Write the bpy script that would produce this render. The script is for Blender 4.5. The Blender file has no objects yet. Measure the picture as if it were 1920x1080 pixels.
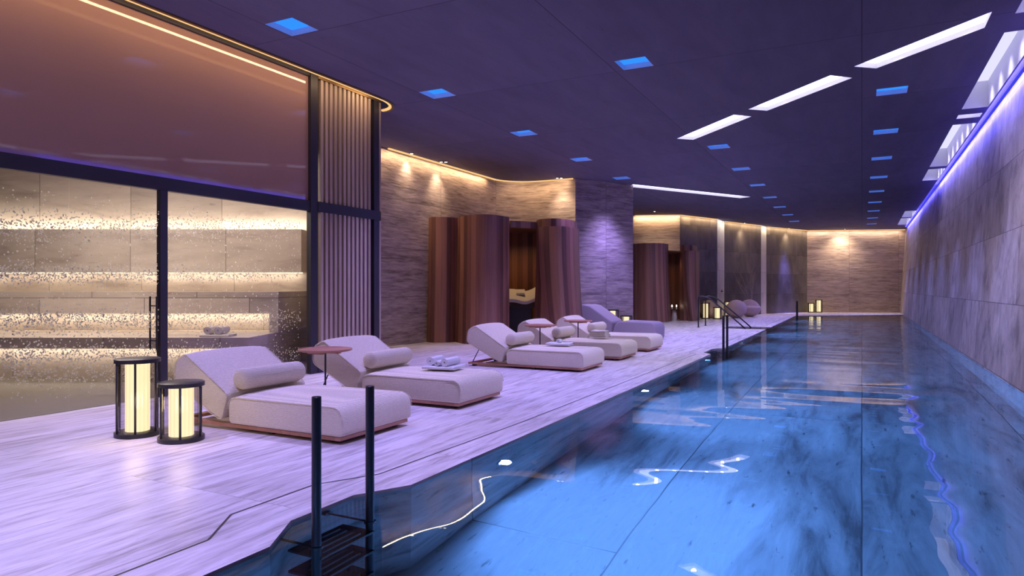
import bpy, bmesh, math, random
from mathutils import Vector, Matrix

# ------------------------------------------------------------------ camera, world, exposure
sc = bpy.context.scene
C = sc.collection
YAW = math.atan(656.0 / 1280.0)
cam_d = bpy.data.cameras.new('camera')
cam_d.sensor_width = 36.0
cam_d.lens = 24.0
cam_d.clip_end = 200
cam = bpy.data.objects.new('camera', cam_d)
C.objects.link(cam)
cam.location = (0, 0, 1.3)
cam.rotation_euler = (math.pi / 2, 0, YAW)
sc.camera = cam

world = bpy.data.worlds.new('world')
sc.world = world
world.use_nodes = True
world.node_tree.nodes['Background'].inputs[0].default_value = (0.30, 0.24, 0.55, 1)
world.node_tree.nodes['Background'].inputs[1].default_value = 0.05

sc.view_settings.view_transform = 'Standard'
sc.view_settings.look = 'None'
sc.view_settings.exposure = 0.25
sc.view_settings.gamma = 1.0
sc.view_settings.use_curve_mapping = False
cy = sc.cycles
cy.use_denoising = True
cy.max_bounces = 10
cy.diffuse_bounces = 4
cy.glossy_bounces = 4
cy.transmission_bounces = 8
cy.transparent_max_bounces = 16
cy.caustics_reflective = False
cy.caustics_refractive = False
cy.sample_clamp_indirect = 4.0
cy.blur_glossy = 0.5

HC = 4.4                      # ceiling height
WARM = (1.0, 0.66, 0.36)
BLUE = (0.20, 0.27, 1.0)
LAV = (0.63, 0.58, 1.0)

# light levels (watts)
P_SQUARE, P_SLOT, P_COVE, P_DOWN, P_STEAM, P_WATER = 600, 240, 6.5, 95, 5, 640


def lamp(kind, loc, energy, color, target=None, size=None, size_y=None, angle=None, blend=0.6, radius=0.05, rotz=None):
    d = bpy.data.lights.new('lamp_' + kind.lower(), kind)
    d.energy = energy
    d.color = color
    if kind == 'AREA':
        d.shape = 'RECTANGLE'
        d.size = size
        d.size_y = size_y
    if kind == 'SPOT':
        d.spot_size = math.radians(angle)
        d.spot_blend = blend
        d.shadow_soft_size = radius
    if kind == 'POINT':
        d.shadow_soft_size = radius
    o = bpy.data.objects.new('lamp_' + kind.lower(), d)
    C.objects.link(o)
    o.location = loc
    if target is not None:
        o.rotation_euler = (Vector(target) - Vector(loc)).to_track_quat('-Z', 'Y').to_euler()
    if rotz is not None:
        o.rotation_euler = (0, 0, rotz)
    return o


def strip_lamp(a, b, z, out, energy_per_m, color, tilt=0.35):
    """long thin area lamp between two plan points, shining down and a little towards `out`"""
    a = Vector((a[0], a[1], z)); b = Vector((b[0], b[1], z))
    L = (b - a).length
    x = (b - a).normalized()
    down = Vector((out[0] * tilt, out[1] * tilt, -1)).normalized()
    zz = -down
    zz = (zz - x * zz.dot(x)).normalized()
    yy = zz.cross(x)
    o = lamp('AREA', (a + b) / 2, energy_per_m * L, color, size=L, size_y=0.04)
    o.matrix_world = Matrix(((x.x, yy.x, zz.x, o.location.x), (x.y, yy.y, zz.y, o.location.y),
                             (x.z, yy.z, zz.z, o.location.z), (0, 0, 0, 1)))
    return o


# ------------------------------------------------------------------ materials
def nt(name):
    m = bpy.data.materials.new(name)
    m.use_nodes = True
    n = m.node_tree
    return m, n, n.nodes['Principled BSDF']


def N(n, kind, **kw):
    x = n.nodes.new(kind)
    for k, v in kw.items():
        if k.startswith('i_'):
            x.inputs[k[2:].replace('_', ' ')].default_value = v
        else:
            setattr(x, k, v)
    return x


def rgb(c):
    return (c[0], c[1], c[2], 1.0)


def simple(name, col, rough=0.5, metal=0.0, spec=0.5, bump=0.0, bscale=60):
    m, n, p = nt(name)
    p.inputs['Base Color'].default_value = rgb(col)
    p.inputs['Roughness'].default_value = rough
    p.inputs['Metallic'].default_value = metal
    p.inputs['Specular IOR Level'].default_value = spec
    tc = N(n, 'ShaderNodeTexCoord')
    nz = N(n, 'ShaderNodeTexNoise', i_Scale=bscale, i_Detail=3.0)
    n.links.new(tc.outputs['Object'], nz.inputs['Vector'])
    mx = N(n, 'ShaderNodeMix', data_type='RGBA')
    mx.inputs['A'].default_value = rgb([c * 0.9 for c in col])
    mx.inputs['B'].default_value = rgb([min(1, c * 1.1) for c in col])
    n.links.new(nz.outputs['Fac'], mx.inputs['Factor'])
    n.links.new(mx.outputs['Result'], p.inputs['Base Color'])
    if bump:
        b = N(n, 'ShaderNodeBump', i_Strength=1.0, i_Distance=bump)
        n.links.new(nz.outputs['Fac'], b.inputs['Height'])
        n.links.new(b.outputs['Normal'], p.inputs['Normal'])
    return m


def emit(name, col, strength):
    m = bpy.data.materials.new(name)
    m.use_nodes = True
    n = m.node_tree
    n.nodes.clear()
    e = N(n, 'ShaderNodeEmission')
    e.inputs['Color'].default_value = rgb(col)
    e.inputs['Strength'].default_value = strength
    o = N(n, 'ShaderNodeOutputMaterial')
    n.links.new(e.outputs[0], o.inputs['Surface'])
    return m


def stone(name, light, mid, dark, coord='UV', grain=(0.5, 9.0, 9.0), tile=(2.4, 1.2), offset=0.5, rough=0.5,
          swap=False, joint=0.005, pits=0.5, bump=0.004, tint=0.16, spec=0.4, jointcol=0.35):
    """banded travertine: stretched noise for the bedding, small dark pits, slab joints from a brick pattern"""
    m, n, p = nt(name)
    L = n.links.new
    tc = N(n, 'ShaderNodeTexCoord')
    src = tc.outputs[coord]
    mp = N(n, 'ShaderNodeMapping')
    L(src, mp.inputs['Vector'])
    if swap:
        mp.inputs['Rotation'].default_value = (0, 0, math.pi / 2)
    vec = mp.outputs['Vector']
    br = N(n, 'ShaderNodeTexBrick', offset=offset, squash=1.0)
    br.inputs['Color1'].default_value = (0, 0, 0, 1)
    br.inputs['Color2'].default_value = (1, 1, 1, 1)
    br.inputs['Mortar'].default_value = (0.5, 0.5, 0.5, 1)
    br.inputs['Scale'].default_value = 1.0
    br.inputs['Mortar Size'].default_value = joint
    br.inputs['Mortar Smooth'].default_value = 0.0
    br.inputs['Bias'].default_value = 0.0
    br.inputs['Brick Width'].default_value = tile[0]
    br.inputs['Row Height'].default_value = tile[1]
    L(vec, br.inputs['Vector'])
    # every slab gets its own stretch of stone
    sh = N(n, 'ShaderNodeVectorMath', operation='MULTIPLY_ADD')
    L(br.outputs['Color'], sh.inputs[0])
    sh.inputs[1].default_value = (7.3, 3.1, 5.7)
    L(vec, sh.inputs[2])
    st = N(n, 'ShaderNodeVectorMath', operation='MULTIPLY')
    L(sh.outputs[0], st.inputs[0])
    st.inputs[1].default_value = grain
    n1 = N(n, 'ShaderNodeTexNoise', i_Scale=1.0, i_Detail=6.0, i_Roughness=0.62, i_Distortion=0.5)
    L(st.outputs[0], n1.inputs['Vector'])
    n2 = N(n, 'ShaderNodeTexNoise', i_Scale=0.35, i_Detail=3.0, i_Roughness=0.5, i_Distortion=0.8)
    L(st.outputs[0], n2.inputs['Vector'])
    av = N(n, 'ShaderNodeMix', data_type='FLOAT', i_Factor=0.36)
    L(n1.outputs['Fac'], av.inputs['A'])
    L(n2.outputs['Fac'], av.inputs['B'])
    cr = N(n, 'ShaderNodeValToRGB')
    e = cr.color_ramp.elements
    e[0].position = 0.36; e[0].color = rgb(dark)
    e[1].position = 0.62; e[1].color = rgb(light)
    k = e.new(0.47); k.color = rgb(mid)
    L(av.outputs['Result'], cr.inputs['Fac'])
    # pits
    st2 = N(n, 'ShaderNodeVectorMath', operation='MULTIPLY')
    L(sh.outputs[0], st2.inputs[0])
    st2.inputs[1].default_value = (grain[0] * 5, grain[1] * 4, grain[2] * 4)
    n3 = N(n, 'ShaderNodeTexNoise', i_Scale=1.0, i_Detail=4.0, i_Roughness=0.6)
    L(st2.outputs[0], n3.inputs['Vector'])
    pr = N(n, 'ShaderNodeMapRange', i_From_Min=0.62, i_From_Max=0.74, i_To_Min=1.0, i_To_Max=1.0 - pits)
    L(n3.outputs['Fac'], pr.inputs['Value'])
    m1 = N(n, 'ShaderNodeMix', data_type='RGBA', blend_type='MULTIPLY', i_Factor=1.0)
    L(cr.outputs['Color'], m1.inputs['A'])
    L(pr.outputs['Result'], m1.inputs['B'])
    # slab tint
    tr = N(n, 'ShaderNodeMapRange', i_To_Min=1.0 - tint, i_To_Max=1.0 + tint * 0.6)
    L(br.outputs['Color'], tr.inputs['Value'])
    m2 = N(n, 'ShaderNodeMix', data_type='RGBA', blend_type='MULTIPLY', i_Factor=1.0)
    L(m1.outputs['Result'], m2.inputs['A'])
    L(tr.outputs['Result'], m2.inputs['B'])
    jf = N(n, 'ShaderNodeMapRange', i_To_Min=1.0, i_To_Max=jointcol)
    L(br.outputs['Fac'], jf.inputs['Value'])
    m3 = N(n, 'ShaderNodeMix', data_type='RGBA', blend_type='MULTIPLY', i_Factor=1.0)
    L(m2.outputs['Result'], m3.inputs['A'])
    L(jf.outputs['Result'], m3.inputs['B'])
    L(m3.outputs['Result'], p.inputs['Base Color'])
    p.inputs['Roughness'].default_value = rough
    p.inputs['Specular IOR Level'].default_value = spec
    if bump:
        b = N(n, 'ShaderNodeBump', i_Strength=1.0, i_Distance=bump)
        L(n1.outputs['Fac'], b.inputs['Height'])
        L(b.outputs['Normal'], p.inputs['Normal'])
    return m


def wood(name, cols, plank=0.14, rough=0.45, coord='UV'):
    m, n, p = nt(name)
    L = n.links.new
    tc = N(n, 'ShaderNodeTexCoord')
    sx = N(n, 'ShaderNodeSeparateXYZ')
    L(tc.outputs[coord], sx.inputs[0])
    dv = N(n, 'ShaderNodeMath', operation='DIVIDE')
    dv.inputs[1].default_value = plank
    L(sx.outputs['X'], dv.inputs[0])
    fl = N(n, 'ShaderNodeMath', operation='FLOOR')
    L(dv.outputs[0], fl.inputs[0])
    wn = N(n, 'ShaderNodeTexWhiteNoise', noise_dimensions='1D')
    L(fl.outputs[0], wn.inputs['W'])
    st = N(n, 'ShaderNodeVectorMath', operation='MULTIPLY')
    L(tc.outputs[coord], st.inputs[0])
    st.inputs[1].default_value = (26, 0.7, 26)
    n1 = N(n, 'ShaderNodeTexNoise', i_Scale=1.0, i_Detail=5.0, i_Roughness=0.6, i_Distortion=0.3)
    L(st.outputs[0], n1.inputs['Vector'])
    mx = N(n, 'ShaderNodeMix', data_type='FLOAT', i_Factor=0.5)
    L(n1.outputs['Fac'], mx.inputs['A'])
    L(wn.outputs['Value'], mx.inputs['B'])
    cr = N(n, 'ShaderNodeValToRGB')
    e = cr.color_ramp.elements
    e[0].position = 0.2; e[0].color = rgb(cols[0])
    e[1].position = 0.8; e[1].color = rgb(cols[2])
    k = e.new(0.5); k.color = rgb(cols[1])
    L(mx.outputs['Result'], cr.inputs['Fac'])
    L(cr.outputs['Color'], p.inputs['Base Color'])
    p.inputs['Roughness'].default_value = rough
    b = N(n, 'ShaderNodeBump', i_Strength=0.6, i_Distance=0.002)
    L(n1.outputs['Fac'], b.inputs['Height'])
    L(b.outputs['Normal'], p.inputs['Normal'])
    return m


def fabric(name, col, scale=220, bump=0.008):
    m, n, p = nt(name)
    L = n.links.new
    tc = N(n, 'ShaderNodeTexCoord')
    st = N(n, 'ShaderNodeVectorMath', operation='MULTIPLY')
    L(tc.outputs['Object'], st.inputs[0])
    st.inputs[1].default_value = (0.45, 0.45, 1.0)
    n1 = N(n, 'ShaderNodeTexNoise', i_Scale=scale * 0.35, i_Detail=3.0, i_Roughness=0.7)
    L(st.outputs[0], n1.inputs['Vector'])
    w = N(n, 'ShaderNodeTexWave', wave_type='BANDS', bands_direction='Z', i_Scale=scale * 0.13, i_Distortion=3.0, i_Detail=2.0)
    w.inputs['Detail Scale'].default_value = 3.0
    L(tc.outputs['Object'], w.inputs['Vector'])
    mx = N(n, 'ShaderNodeMix', data_type='FLOAT', i_Factor=0.4)
    L(n1.outputs['Fac'], mx.inputs['A'])
    L(w.outputs['Fac'], mx.inputs['B'])
    cm = N(n, 'ShaderNodeMix', data_type='RGBA')
    cm.inputs['A'].default_value = rgb([c * 0.66 for c in col])
    cm.inputs['B'].default_value = rgb([min(1, c * 1.12) for c in col])
    L(mx.outputs['Result'], cm.inputs['Factor'])
    L(cm.outputs['Result'], p.inputs['Base Color'])
    p.inputs['Roughness'].default_value = 0.95
    p.inputs['Specular IOR Level'].default_value = 0.1
    b = N(n, 'ShaderNodeBump', i_Strength=0.8, i_Distance=bump)
    L(mx.outputs['Result'], b.inputs['Height'])
    L(b.outputs['Normal'], p.inputs['Normal'])
    return m


def clear_glass(name, tint=(0.95, 0.94, 0.92), ior=1.45):
    m = bpy.data.materials.new(name)
    m.use_nodes = True
    n = m.node_tree
    n.nodes.clear()
    t = N(n, 'ShaderNodeBsdfTransparent')
    t.inputs['Color'].default_value = rgb(tint)
    g = N(n, 'ShaderNodeBsdfGlossy')
    g.inputs['Roughness'].default_value = 0.02
    f = N(n, 'ShaderNodeFresnel')
    f.inputs['IOR'].default_value = ior
    geo = N(n, 'ShaderNodeNewGeometry')
    inv = N(n, 'ShaderNodeMath', operation='SUBTRACT')
    inv.inputs[0].default_value = 1.0
    n.links.new(geo.outputs['Backfacing'], inv.inputs[1])
    mul = N(n, 'ShaderNodeMath', operation='MULTIPLY')
    n.links.new(f.outputs[0], mul.inputs[0])
    n.links.new(inv.outputs[0], mul.inputs[1])
    mx = N(n, 'ShaderNodeMixShader')
    o = N(n, 'ShaderNodeOutputMaterial')
    n.links.new(mul.outputs[0], mx.inputs[0])
    n.links.new(t.outputs[0], mx.inputs[1])
    n.links.new(g.outputs[0], mx.inputs[2])
    n.links.new(mx.outputs[0], o.inputs['Surface'])
    return m


def water_mat():
    m = bpy.data.materials.new('pool_water')
    m.use_nodes = True
    n = m.node_tree
    n.nodes.clear()
    L = n.links.new
    tc = N(n, 'ShaderNodeTexCoord')
    m1 = N(n, 'ShaderNodeMapping')
    m1.inputs['Scale'].default_value = (0.28, 1.25, 1)
    m1.inputs['Rotation'].default_value = (0, 0, 0.12)
    L(tc.outputs['Object'], m1.inputs['Vector'])
    a = N(n, 'ShaderNodeTexNoise', i_Scale=1.0, i_Detail=0.6, i_Roughness=0.4, i_Distortion=0.2)
    L(m1.outputs[0], a.inputs['Vector'])
    b1 = N(n, 'ShaderNodeBump', i_Strength=1.0, i_Distance=0.013)
    L(a.outputs['Fac'], b1.inputs['Height'])
    m2 = N(n, 'ShaderNodeMapping')
    m2.inputs['Scale'].default_value = (0.6, 1.1, 1)
    m2.inputs['Rotation'].default_value = (0, 0, -0.35)
    L(tc.outputs['Object'], m2.inputs['Vector'])
    c = N(n, 'ShaderNodeTexNoise', i_Scale=0.9, i_Detail=0.0, i_Roughness=0.4, i_Distortion=0.3)
    L(m2.outputs[0], c.inputs['Vector'])
    b2 = N(n, 'ShaderNodeBump', i_Strength=1.0, i_Distance=0.007)
    L(c.outputs['Fac'], b2.inputs['Height'])
    L(b1.outputs['Normal'], b2.inputs['Normal'])
    m3 = N(n, 'ShaderNodeMapping')
    m3.inputs['Scale'].default_value = (0.40, 1.9, 1)
    m3.inputs['Rotation'].default_value = (0, 0, 0.05)
    L(tc.outputs['Object'], m3.inputs['Vector'])
    d3 = N(n, 'ShaderNodeTexNoise', i_Scale=1.0, i_Detail=0.0, i_Roughness=0.4, i_Distortion=0.1)
    L(m3.outputs[0], d3.inputs['Vector'])
    b3 = N(n, 'ShaderNodeBump', i_Strength=1.0, i_Distance=0.0085)
    L(d3.outputs['Fac'], b3.inputs['Height'])
    L(b2.outputs['Normal'], b3.inputs['Normal'])
    b2 = b3
    r = N(n, 'ShaderNodeBsdfRefraction')
    r.inputs['IOR'].default_value = 1.33
    r.inputs['Roughness'].default_value = 0.0
    r.inputs['Color'].default_value = (0.90, 0.97, 1.0, 1)
    g = N(n, 'ShaderNodeBsdfGlossy')
    g.inputs['Roughness'].default_value = 0.0
    f = N(n, 'ShaderNodeFresnel')
    f.inputs['IOR'].default_value = 1.33
    mx = N(n, 'ShaderNodeMixShader')
    o = N(n, 'ShaderNodeOutputMaterial')
    for s in (r, g, f):
        L(b2.outputs['Normal'], s.inputs['Normal'])
    L(f.outputs[0], mx.inputs[0])
    L(r.outputs[0], mx.inputs[1])
    L(g.outputs[0], mx.inputs[2])
    L(mx.outputs[0], o.inputs['Surface'])
    return m


M = {}
M['wall'] = stone('wall_travertine', (0.60, 0.49, 0.43), (0.40, 0.315, 0.275), (0.21, 0.16, 0.145), grain=(2.6, 22.0, 22.0), tile=(2.8, 1.1), offset=0.0, bump=0.006)
M['wall_pale'] = stone('pale_travertine', (0.66, 0.55, 0.48), (0.47, 0.38, 0.33), (0.27, 0.21, 0.19), grain=(2.2, 20.0, 20.0), tile=(2.5, 1.13), offset=0.0, bump=0.006)
M['wall_right'] = stone('pool_wall_travertine', (0.62, 0.55, 0.52), (0.45, 0.39, 0.365), (0.26, 0.22, 0.21), grain=(3.0, 2.2, 3.0), tile=(2.2, 1.07), bump=0.012, tint=0.22, pits=0.4)
M['wall_pillar'] = stone('pillar_travertine', (0.60, 0.49, 0.43), (0.40, 0.315, 0.275), (0.21, 0.16, 0.145), grain=(2.6, 22.0, 22.0), tile=(1.16, 1.1), offset=0.0, bump=0.006)
M['deck'] = stone('deck_travertine', (0.86, 0.80, 0.78), (0.66, 0.60, 0.58), (0.40, 0.35, 0.34), coord='Object', grain=(2.2, 21.0, 21.0), tile=(3.0, 1.5), swap=True, rough=0.40, joint=0.003, jointcol=0.62, bump=0.0015, tint=0.08, pits=0.3)
M['pool'] = stone('pool_travertine', (0.80, 0.78, 0.76), (0.50, 0.485, 0.475), (0.18, 0.175, 0.17), coord='Object', grain=(0.8, 4.0, 4.0), tile=(9.0, 1.5), swap=True, rough=0.6, joint=0.006, jointcol=0.25, bump=0.0, tint=0.08, pits=0.8)
M['steam'] = stone('steam_stone', (0.66, 0.575, 0.50), (0.55, 0.47, 0.41), (0.38, 0.31, 0.27), grain=(0.9, 4.0, 4.0), tile=(1.6, 1.15), bump=0.002, tint=0.10, pits=0.3)
M['slate'] = stone('dark_slate', (0.20, 0.18, 0.16), (0.135, 0.122, 0.11), (0.08, 0.072, 0.066), grain=(1.6, 0.9, 1.6), tile=(1.5, 1.0), bump=0.01, tint=0.2, pits=0.15, rough=0.45)
M['marble'] = stone('white_marble', (0.86, 0.84, 0.80), (0.80, 0.78, 0.73), (0.55, 0.51, 0.46), grain=(1.5, 0.9, 1.5), tile=(2.0, 1.05), bump=0.0, tint=0.05, pits=0.1, jointcol=0.6)
M['ceil'] = stone('ceiling_concrete', (0.185, 0.172, 0.245), (0.165, 0.152, 0.222), (0.15, 0.138, 0.202), coord='Object', grain=(0.7, 3.0, 3.0), tile=(3.13, 3.13), offset=0.0, swap=True, rough=0.8, joint=0.006, jointcol=0.5, bump=0.002, tint=0.06, pits=0.12, spec=0.2)
M['wood'] = wood('dark_walnut', ((0.11, 0.048, 0.036), (0.23, 0.10, 0.072), (0.38, 0.185, 0.125)))
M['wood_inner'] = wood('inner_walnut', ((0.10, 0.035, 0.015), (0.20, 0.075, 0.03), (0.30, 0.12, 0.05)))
M['base_wood'] = wood('terracotta_wood', ((0.42, 0.19, 0.11), (0.52, 0.25, 0.15), (0.60, 0.30, 0.19)), plank=0.3, coord='Object')
M['slat'] = wood('pale_slat_wood', ((0.38, 0.29, 0.22), (0.48, 0.37, 0.29), (0.55, 0.44, 0.35)), plank=0.3)
M['brown'] = simple('brown_backing', (0.06, 0.038, 0.028), 0.6)
M['panel'] = simple('brown_glass', (0.42, 0.26, 0.215), 0.03, spec=0.6, bscale=0.4)
M['frame'] = simple('dark_metal', (0.030, 0.027, 0.036), 0.45, metal=0.0, spec=0.5)
M['black'] = simple('black_steel', (0.018, 0.017, 0.022), 0.35, spec=0.5)
M['bronze'] = simple('bronze', (0.30, 0.19, 0.09), 0.35, metal=0.8)
M['fabric'] = fabric('cream_boucle', (0.90, 0.80, 0.60))
M['fabric_grey'] = fabric('lilac_grey_upholstery', (0.42, 0.36, 0.38), scale=300, bump=0.0015)
M['fabric_egg'] = fabric('taupe_upholstery', (0.64, 0.50, 0.43), scale=300, bump=0.0015)
M['towel'] = fabric('white_towel', (0.98, 0.95, 0.92), scale=500, bump=0.003)
M['towel_cream'] = fabric('cream_towel', (0.90, 0.83, 0.72), scale=500, bump=0.003)
M['white'] = simple('white_leather', (0.78, 0.72, 0.62), 0.5)
M['housing'] = simple('white_plaster', (0.75, 0.75, 0.78), 0.7)
M['glass'] = clear_glass('clear_glass')
M['lantern_glass'] = clear_glass('lantern_glass', (0.94, 0.92, 0.93), 1.75)
_n = M['lantern_glass'].node_tree
_w = N(_n, 'ShaderNodeLayerWeight', i_Blend=0.45)
_x = N(_n, 'ShaderNodeMix', data_type='RGBA')
_x.inputs['A'].default_value = (0.95, 0.93, 0.94, 1)
_x.inputs['B'].default_value = (0.42, 0.38, 0.40, 1)
_n.links.new(_w.outputs['Facing'], _x.inputs['Factor'])
_n.links.new(_x.outputs['Result'], [q for q in _n.nodes if q.type == 'BSDF_TRANSPARENT'][0].inputs['Color'])
M['water'] = water_mat()
M['blue_diff'] = emit('blue_diffuser', (0.025, 0.21, 1.0), 1.2)
M['slot_diff'] = emit('lavender_diffuser', (0.70, 0.66, 1.0), 2.6)
M['sky_diff'] = emit('skylight_diffuser', (0.62, 0.60, 0.95), 1.1)
M['led_warm'] = emit('warm_led', (1.0, 0.86, 0.66), 1.3)
M['led_cove'] = emit('warm_cove_led', (1.0, 0.58, 0.24), 0.9)
M['led_blue'] = emit('blue_led', (0.08, 0.08, 1.0), 0.6)
M['candle'] = emit('lantern_glow', (1.0, 0.82, 0.46), 1.12)
M['spot'] = emit('downlight_lens', (1.0, 0.9, 0.7), 14.0)
M['uw'] = emit('pool_light_lens', (0.55, 0.8, 1.0), 9.0)
M['twig'] = simple('bare_twigs', (0.34, 0.28, 0.24), 0.8)
M['drop'] = None
_m = bpy.data.materials.new('water_drops')
_m.use_nodes = True
_n = _m.node_tree
_n.nodes.clear()
_t = N(_n, 'ShaderNodeBsdfTransparent')
_s = N(_n, 'ShaderNodeBsdfTranslucent')
_s.inputs['Color'].default_value = (1.0, 0.97, 0.92, 1)
_g = N(_n, 'ShaderNodeBsdfGlossy')
_g.inputs['Roughness'].default_value = 0.15
_a = N(_n, 'ShaderNodeMixShader')
_a.inputs[0].default_value = 0.85
_b = N(_n, 'ShaderNodeMixShader')
_b.inputs[0].default_value = 0.12
_o = N(_n, 'ShaderNodeOutputMaterial')
_n.links.new(_t.outputs[0], _a.inputs[1]); _n.links.new(_s.outputs[0], _a.inputs[2])
_n.links.new(_a.outputs[0], _b.inputs[1]); _n.links.new(_g.outputs[0], _b.inputs[2])
_n.links.new(_b.outputs[0], _o.inputs['Surface'])
M['drop'] = _m
M['chrome'] = simple('chrome', (0.5, 0.5, 0.52), 0.15, metal=1.0)


# ------------------------------------------------------------------ mesh helpers
def obj(name, bm, mat, parent=None, smooth=False, sharp=None):
    me = bpy.data.meshes.new(name)
    bm.normal_update()
    bm.to_mesh(me)
    bm.free()
    if mat is not None:
        me.materials.append(mat)
    if smooth:
        for p in me.polygons:
            p.use_smooth = True
        if sharp is not None:
            me.set_sharp_from_angle(angle=math.radians(sharp))
    o = bpy.data.objects.new(name, me)
    C.objects.link(o)
    if parent is not None:
        o.parent = parent
    return o


def thing(name, label, cat, loc=(0, 0, 0), rotz=0.0, group=None):
    o = bpy.data.objects.new(name, None)
    C.objects.link(o)
    o.empty_display_size = 0.1
    o.location = loc
    o.rotation_euler = (0, 0, rotz)
    return tag(o, label, cat, group)


def tag(o, label, cat, group=None, kind=None):
    o['label'] = label
    o['category'] = cat
    if group:
        o['group'] = group
    if kind:
        o['kind'] = kind
    return o


def struct(o, label, cat):
    o['kind'] = 'structure'
    o['label'] = label
    o['category'] = cat
    return o


def dup(root, loc, rotz, label, group=None):
    r = root.copy()
    C.objects.link(r)
    r.location = loc
    r.rotation_euler = (0, 0, rotz)
    r['label'] = label
    if group:
        r['group'] = group
    for ch in list(root.children):
        if ch.type == 'LIGHT':
            continue
        c = ch.copy()
        C.objects.link(c)
        c.parent = r
        for g in ch.children:
            d = g.copy()
            C.objects.link(d)
            d.parent = c
    return r


def box(bm, x0, x1, y0, y1, z0, z1, mat=None):
    vs = [bm.verts.new(v) for v in ((x0, y0, z0), (x1, y0, z0), (x1, y1, z0), (x0, y1, z0),
                                    (x0, y0, z1), (x1, y0, z1), (x1, y1, z1), (x0, y1, z1))]
    if mat is not None:
        for v in vs:
            v.co = mat @ v.co
    for f in ((3, 2, 1, 0), (4, 5, 6, 7), (0, 1, 5, 4), (1, 2, 6, 5), (2, 3, 7, 6), (3, 0, 4, 7)):
        bm.faces.new([vs[i] for i in f])
    return bm


def bevel(bm, w, seg=2, ang=30):
    es = [e for e in bm.edges if len(e.link_faces) == 2 and e.calc_face_angle(0) > math.radians(ang)]
    bmesh.ops.bevel(bm, geom=es, offset=w, segments=seg, profile=0.5, affect='EDGES', clamp_overlap=True)
    return bm


def lathe(bm, prof, n=32, c=(0, 0, 0), cap=True):
    rings = []
    for r, z in prof:
        if r < 1e-5:
            rings.append([bm.verts.new((c[0], c[1], c[2] + z))])
        else:
            rings.append([bm.verts.new((c[0] + r * math.cos(2 * math.pi * i / n), c[1] + r * math.sin(2 * math.pi * i / n), c[2] + z)) for i in range(n)])
    for a, b in zip(rings, rings[1:]):
        for i in range(n):
            j = (i + 1) % n
            if len(a) == 1 and len(b) == 1:
                continue
            if len(a) == 1:
                bm.faces.new((a[0], b[j], b[i]))
            elif len(b) == 1:
                bm.faces.new((a[i], a[j], b[0]))
            else:
                bm.faces.new((a[i], a[j], b[j], b[i]))
    if cap:
        if len(rings[0]) > 1:
            bm.faces.new(list(reversed(rings[0])))
        if len(rings[-1]) > 1:
            bm.faces.new(rings[-1])
    return bm


def tube(bm, pts, r, n=10, cap=True):
    """round bar along a list of points; r may be a number or one radius per point"""
    pts = [Vector(p) for p in pts]
    rs = r if isinstance(r, (list, tuple)) else [r] * len(pts)
    prev = None
    rings = []
    for i, p in enumerate(pts):
        d = (pts[min(i + 1, len(pts) - 1)] - pts[max(i - 1, 0)]).normalized()
        if prev is None:
            ref = Vector((0, 0, 1)) if abs(d.z) < 0.9 else Vector((1, 0, 0))
            u = d.cross(ref).normalized()
        else:
            u = (prev - d * prev.dot(d)).normalized()
        prev = u
        v = d.cross(u)
        rings.append([bm.verts.new(p + rs[i] * (math.cos(2 * math.pi * k / n) * u + math.sin(2 * math.pi * k / n) * v)) for k in range(n)])
    for a, b in zip(rings, rings[1:]):
        for k in range(n):
            j = (k + 1) % n
            bm.faces.new((a[k], a[j], b[j], b[k]))
    if cap:
        bm.faces.new(list(reversed(rings[0])))
        bm.faces.new(rings[-1])
    return bm


def extrude_y(bm, prof, y0, y1, rows=1, fn=None):
    """closed XZ profile pushed along Y; fn(x, z, t) may move the points of each row"""
    rings = []
    for k in range(rows + 1):
        t = k / rows
        y = y0 + (y1 - y0) * t
        ring = []
        for x, z in prof:
            X, Z = (x, z) if fn is None else fn(x, z, t)
            ring.append(bm.verts.new((X, y, Z)))
        rings.append(ring)
    n = len(prof)
    for a, b in zip(rings, rings[1:]):
        for i in range(n):
            j = (i + 1) % n
            bm.faces.new((a[i], a[j], b[j], b[i]))
    bm.faces.new(list(reversed(rings[0])))
    bm.faces.new(rings[-1])
    bmesh.ops.recalc_face_normals(bm, faces=bm.faces[:])
    return bm


def rounded(corners, radii, seg=6):
    """closed polygon with rounded corners"""
    out = []
    n = len(corners)
    for i in range(n):
        p = Vector(corners[i]); a = Vector(corners[i - 1]); b = Vector(corners[(i + 1) % n])
        r = radii[i] if isinstance(radii, (list, tuple)) else radii
        da = (a - p).normalized(); db = (b - p).normalized()
        ang = da.angle(db)
        t = min(r / math.tan(ang / 2), (a - p).length * 0.49, (b - p).length * 0.49)
        s = p + da * t; e = p + db * t
        for k in range(seg + 1):
            q = k / seg
            out.append(tuple((1 - q) ** 2 * s + 2 * q * (1 - q) * p + q ** 2 * e))
    return out


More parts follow.
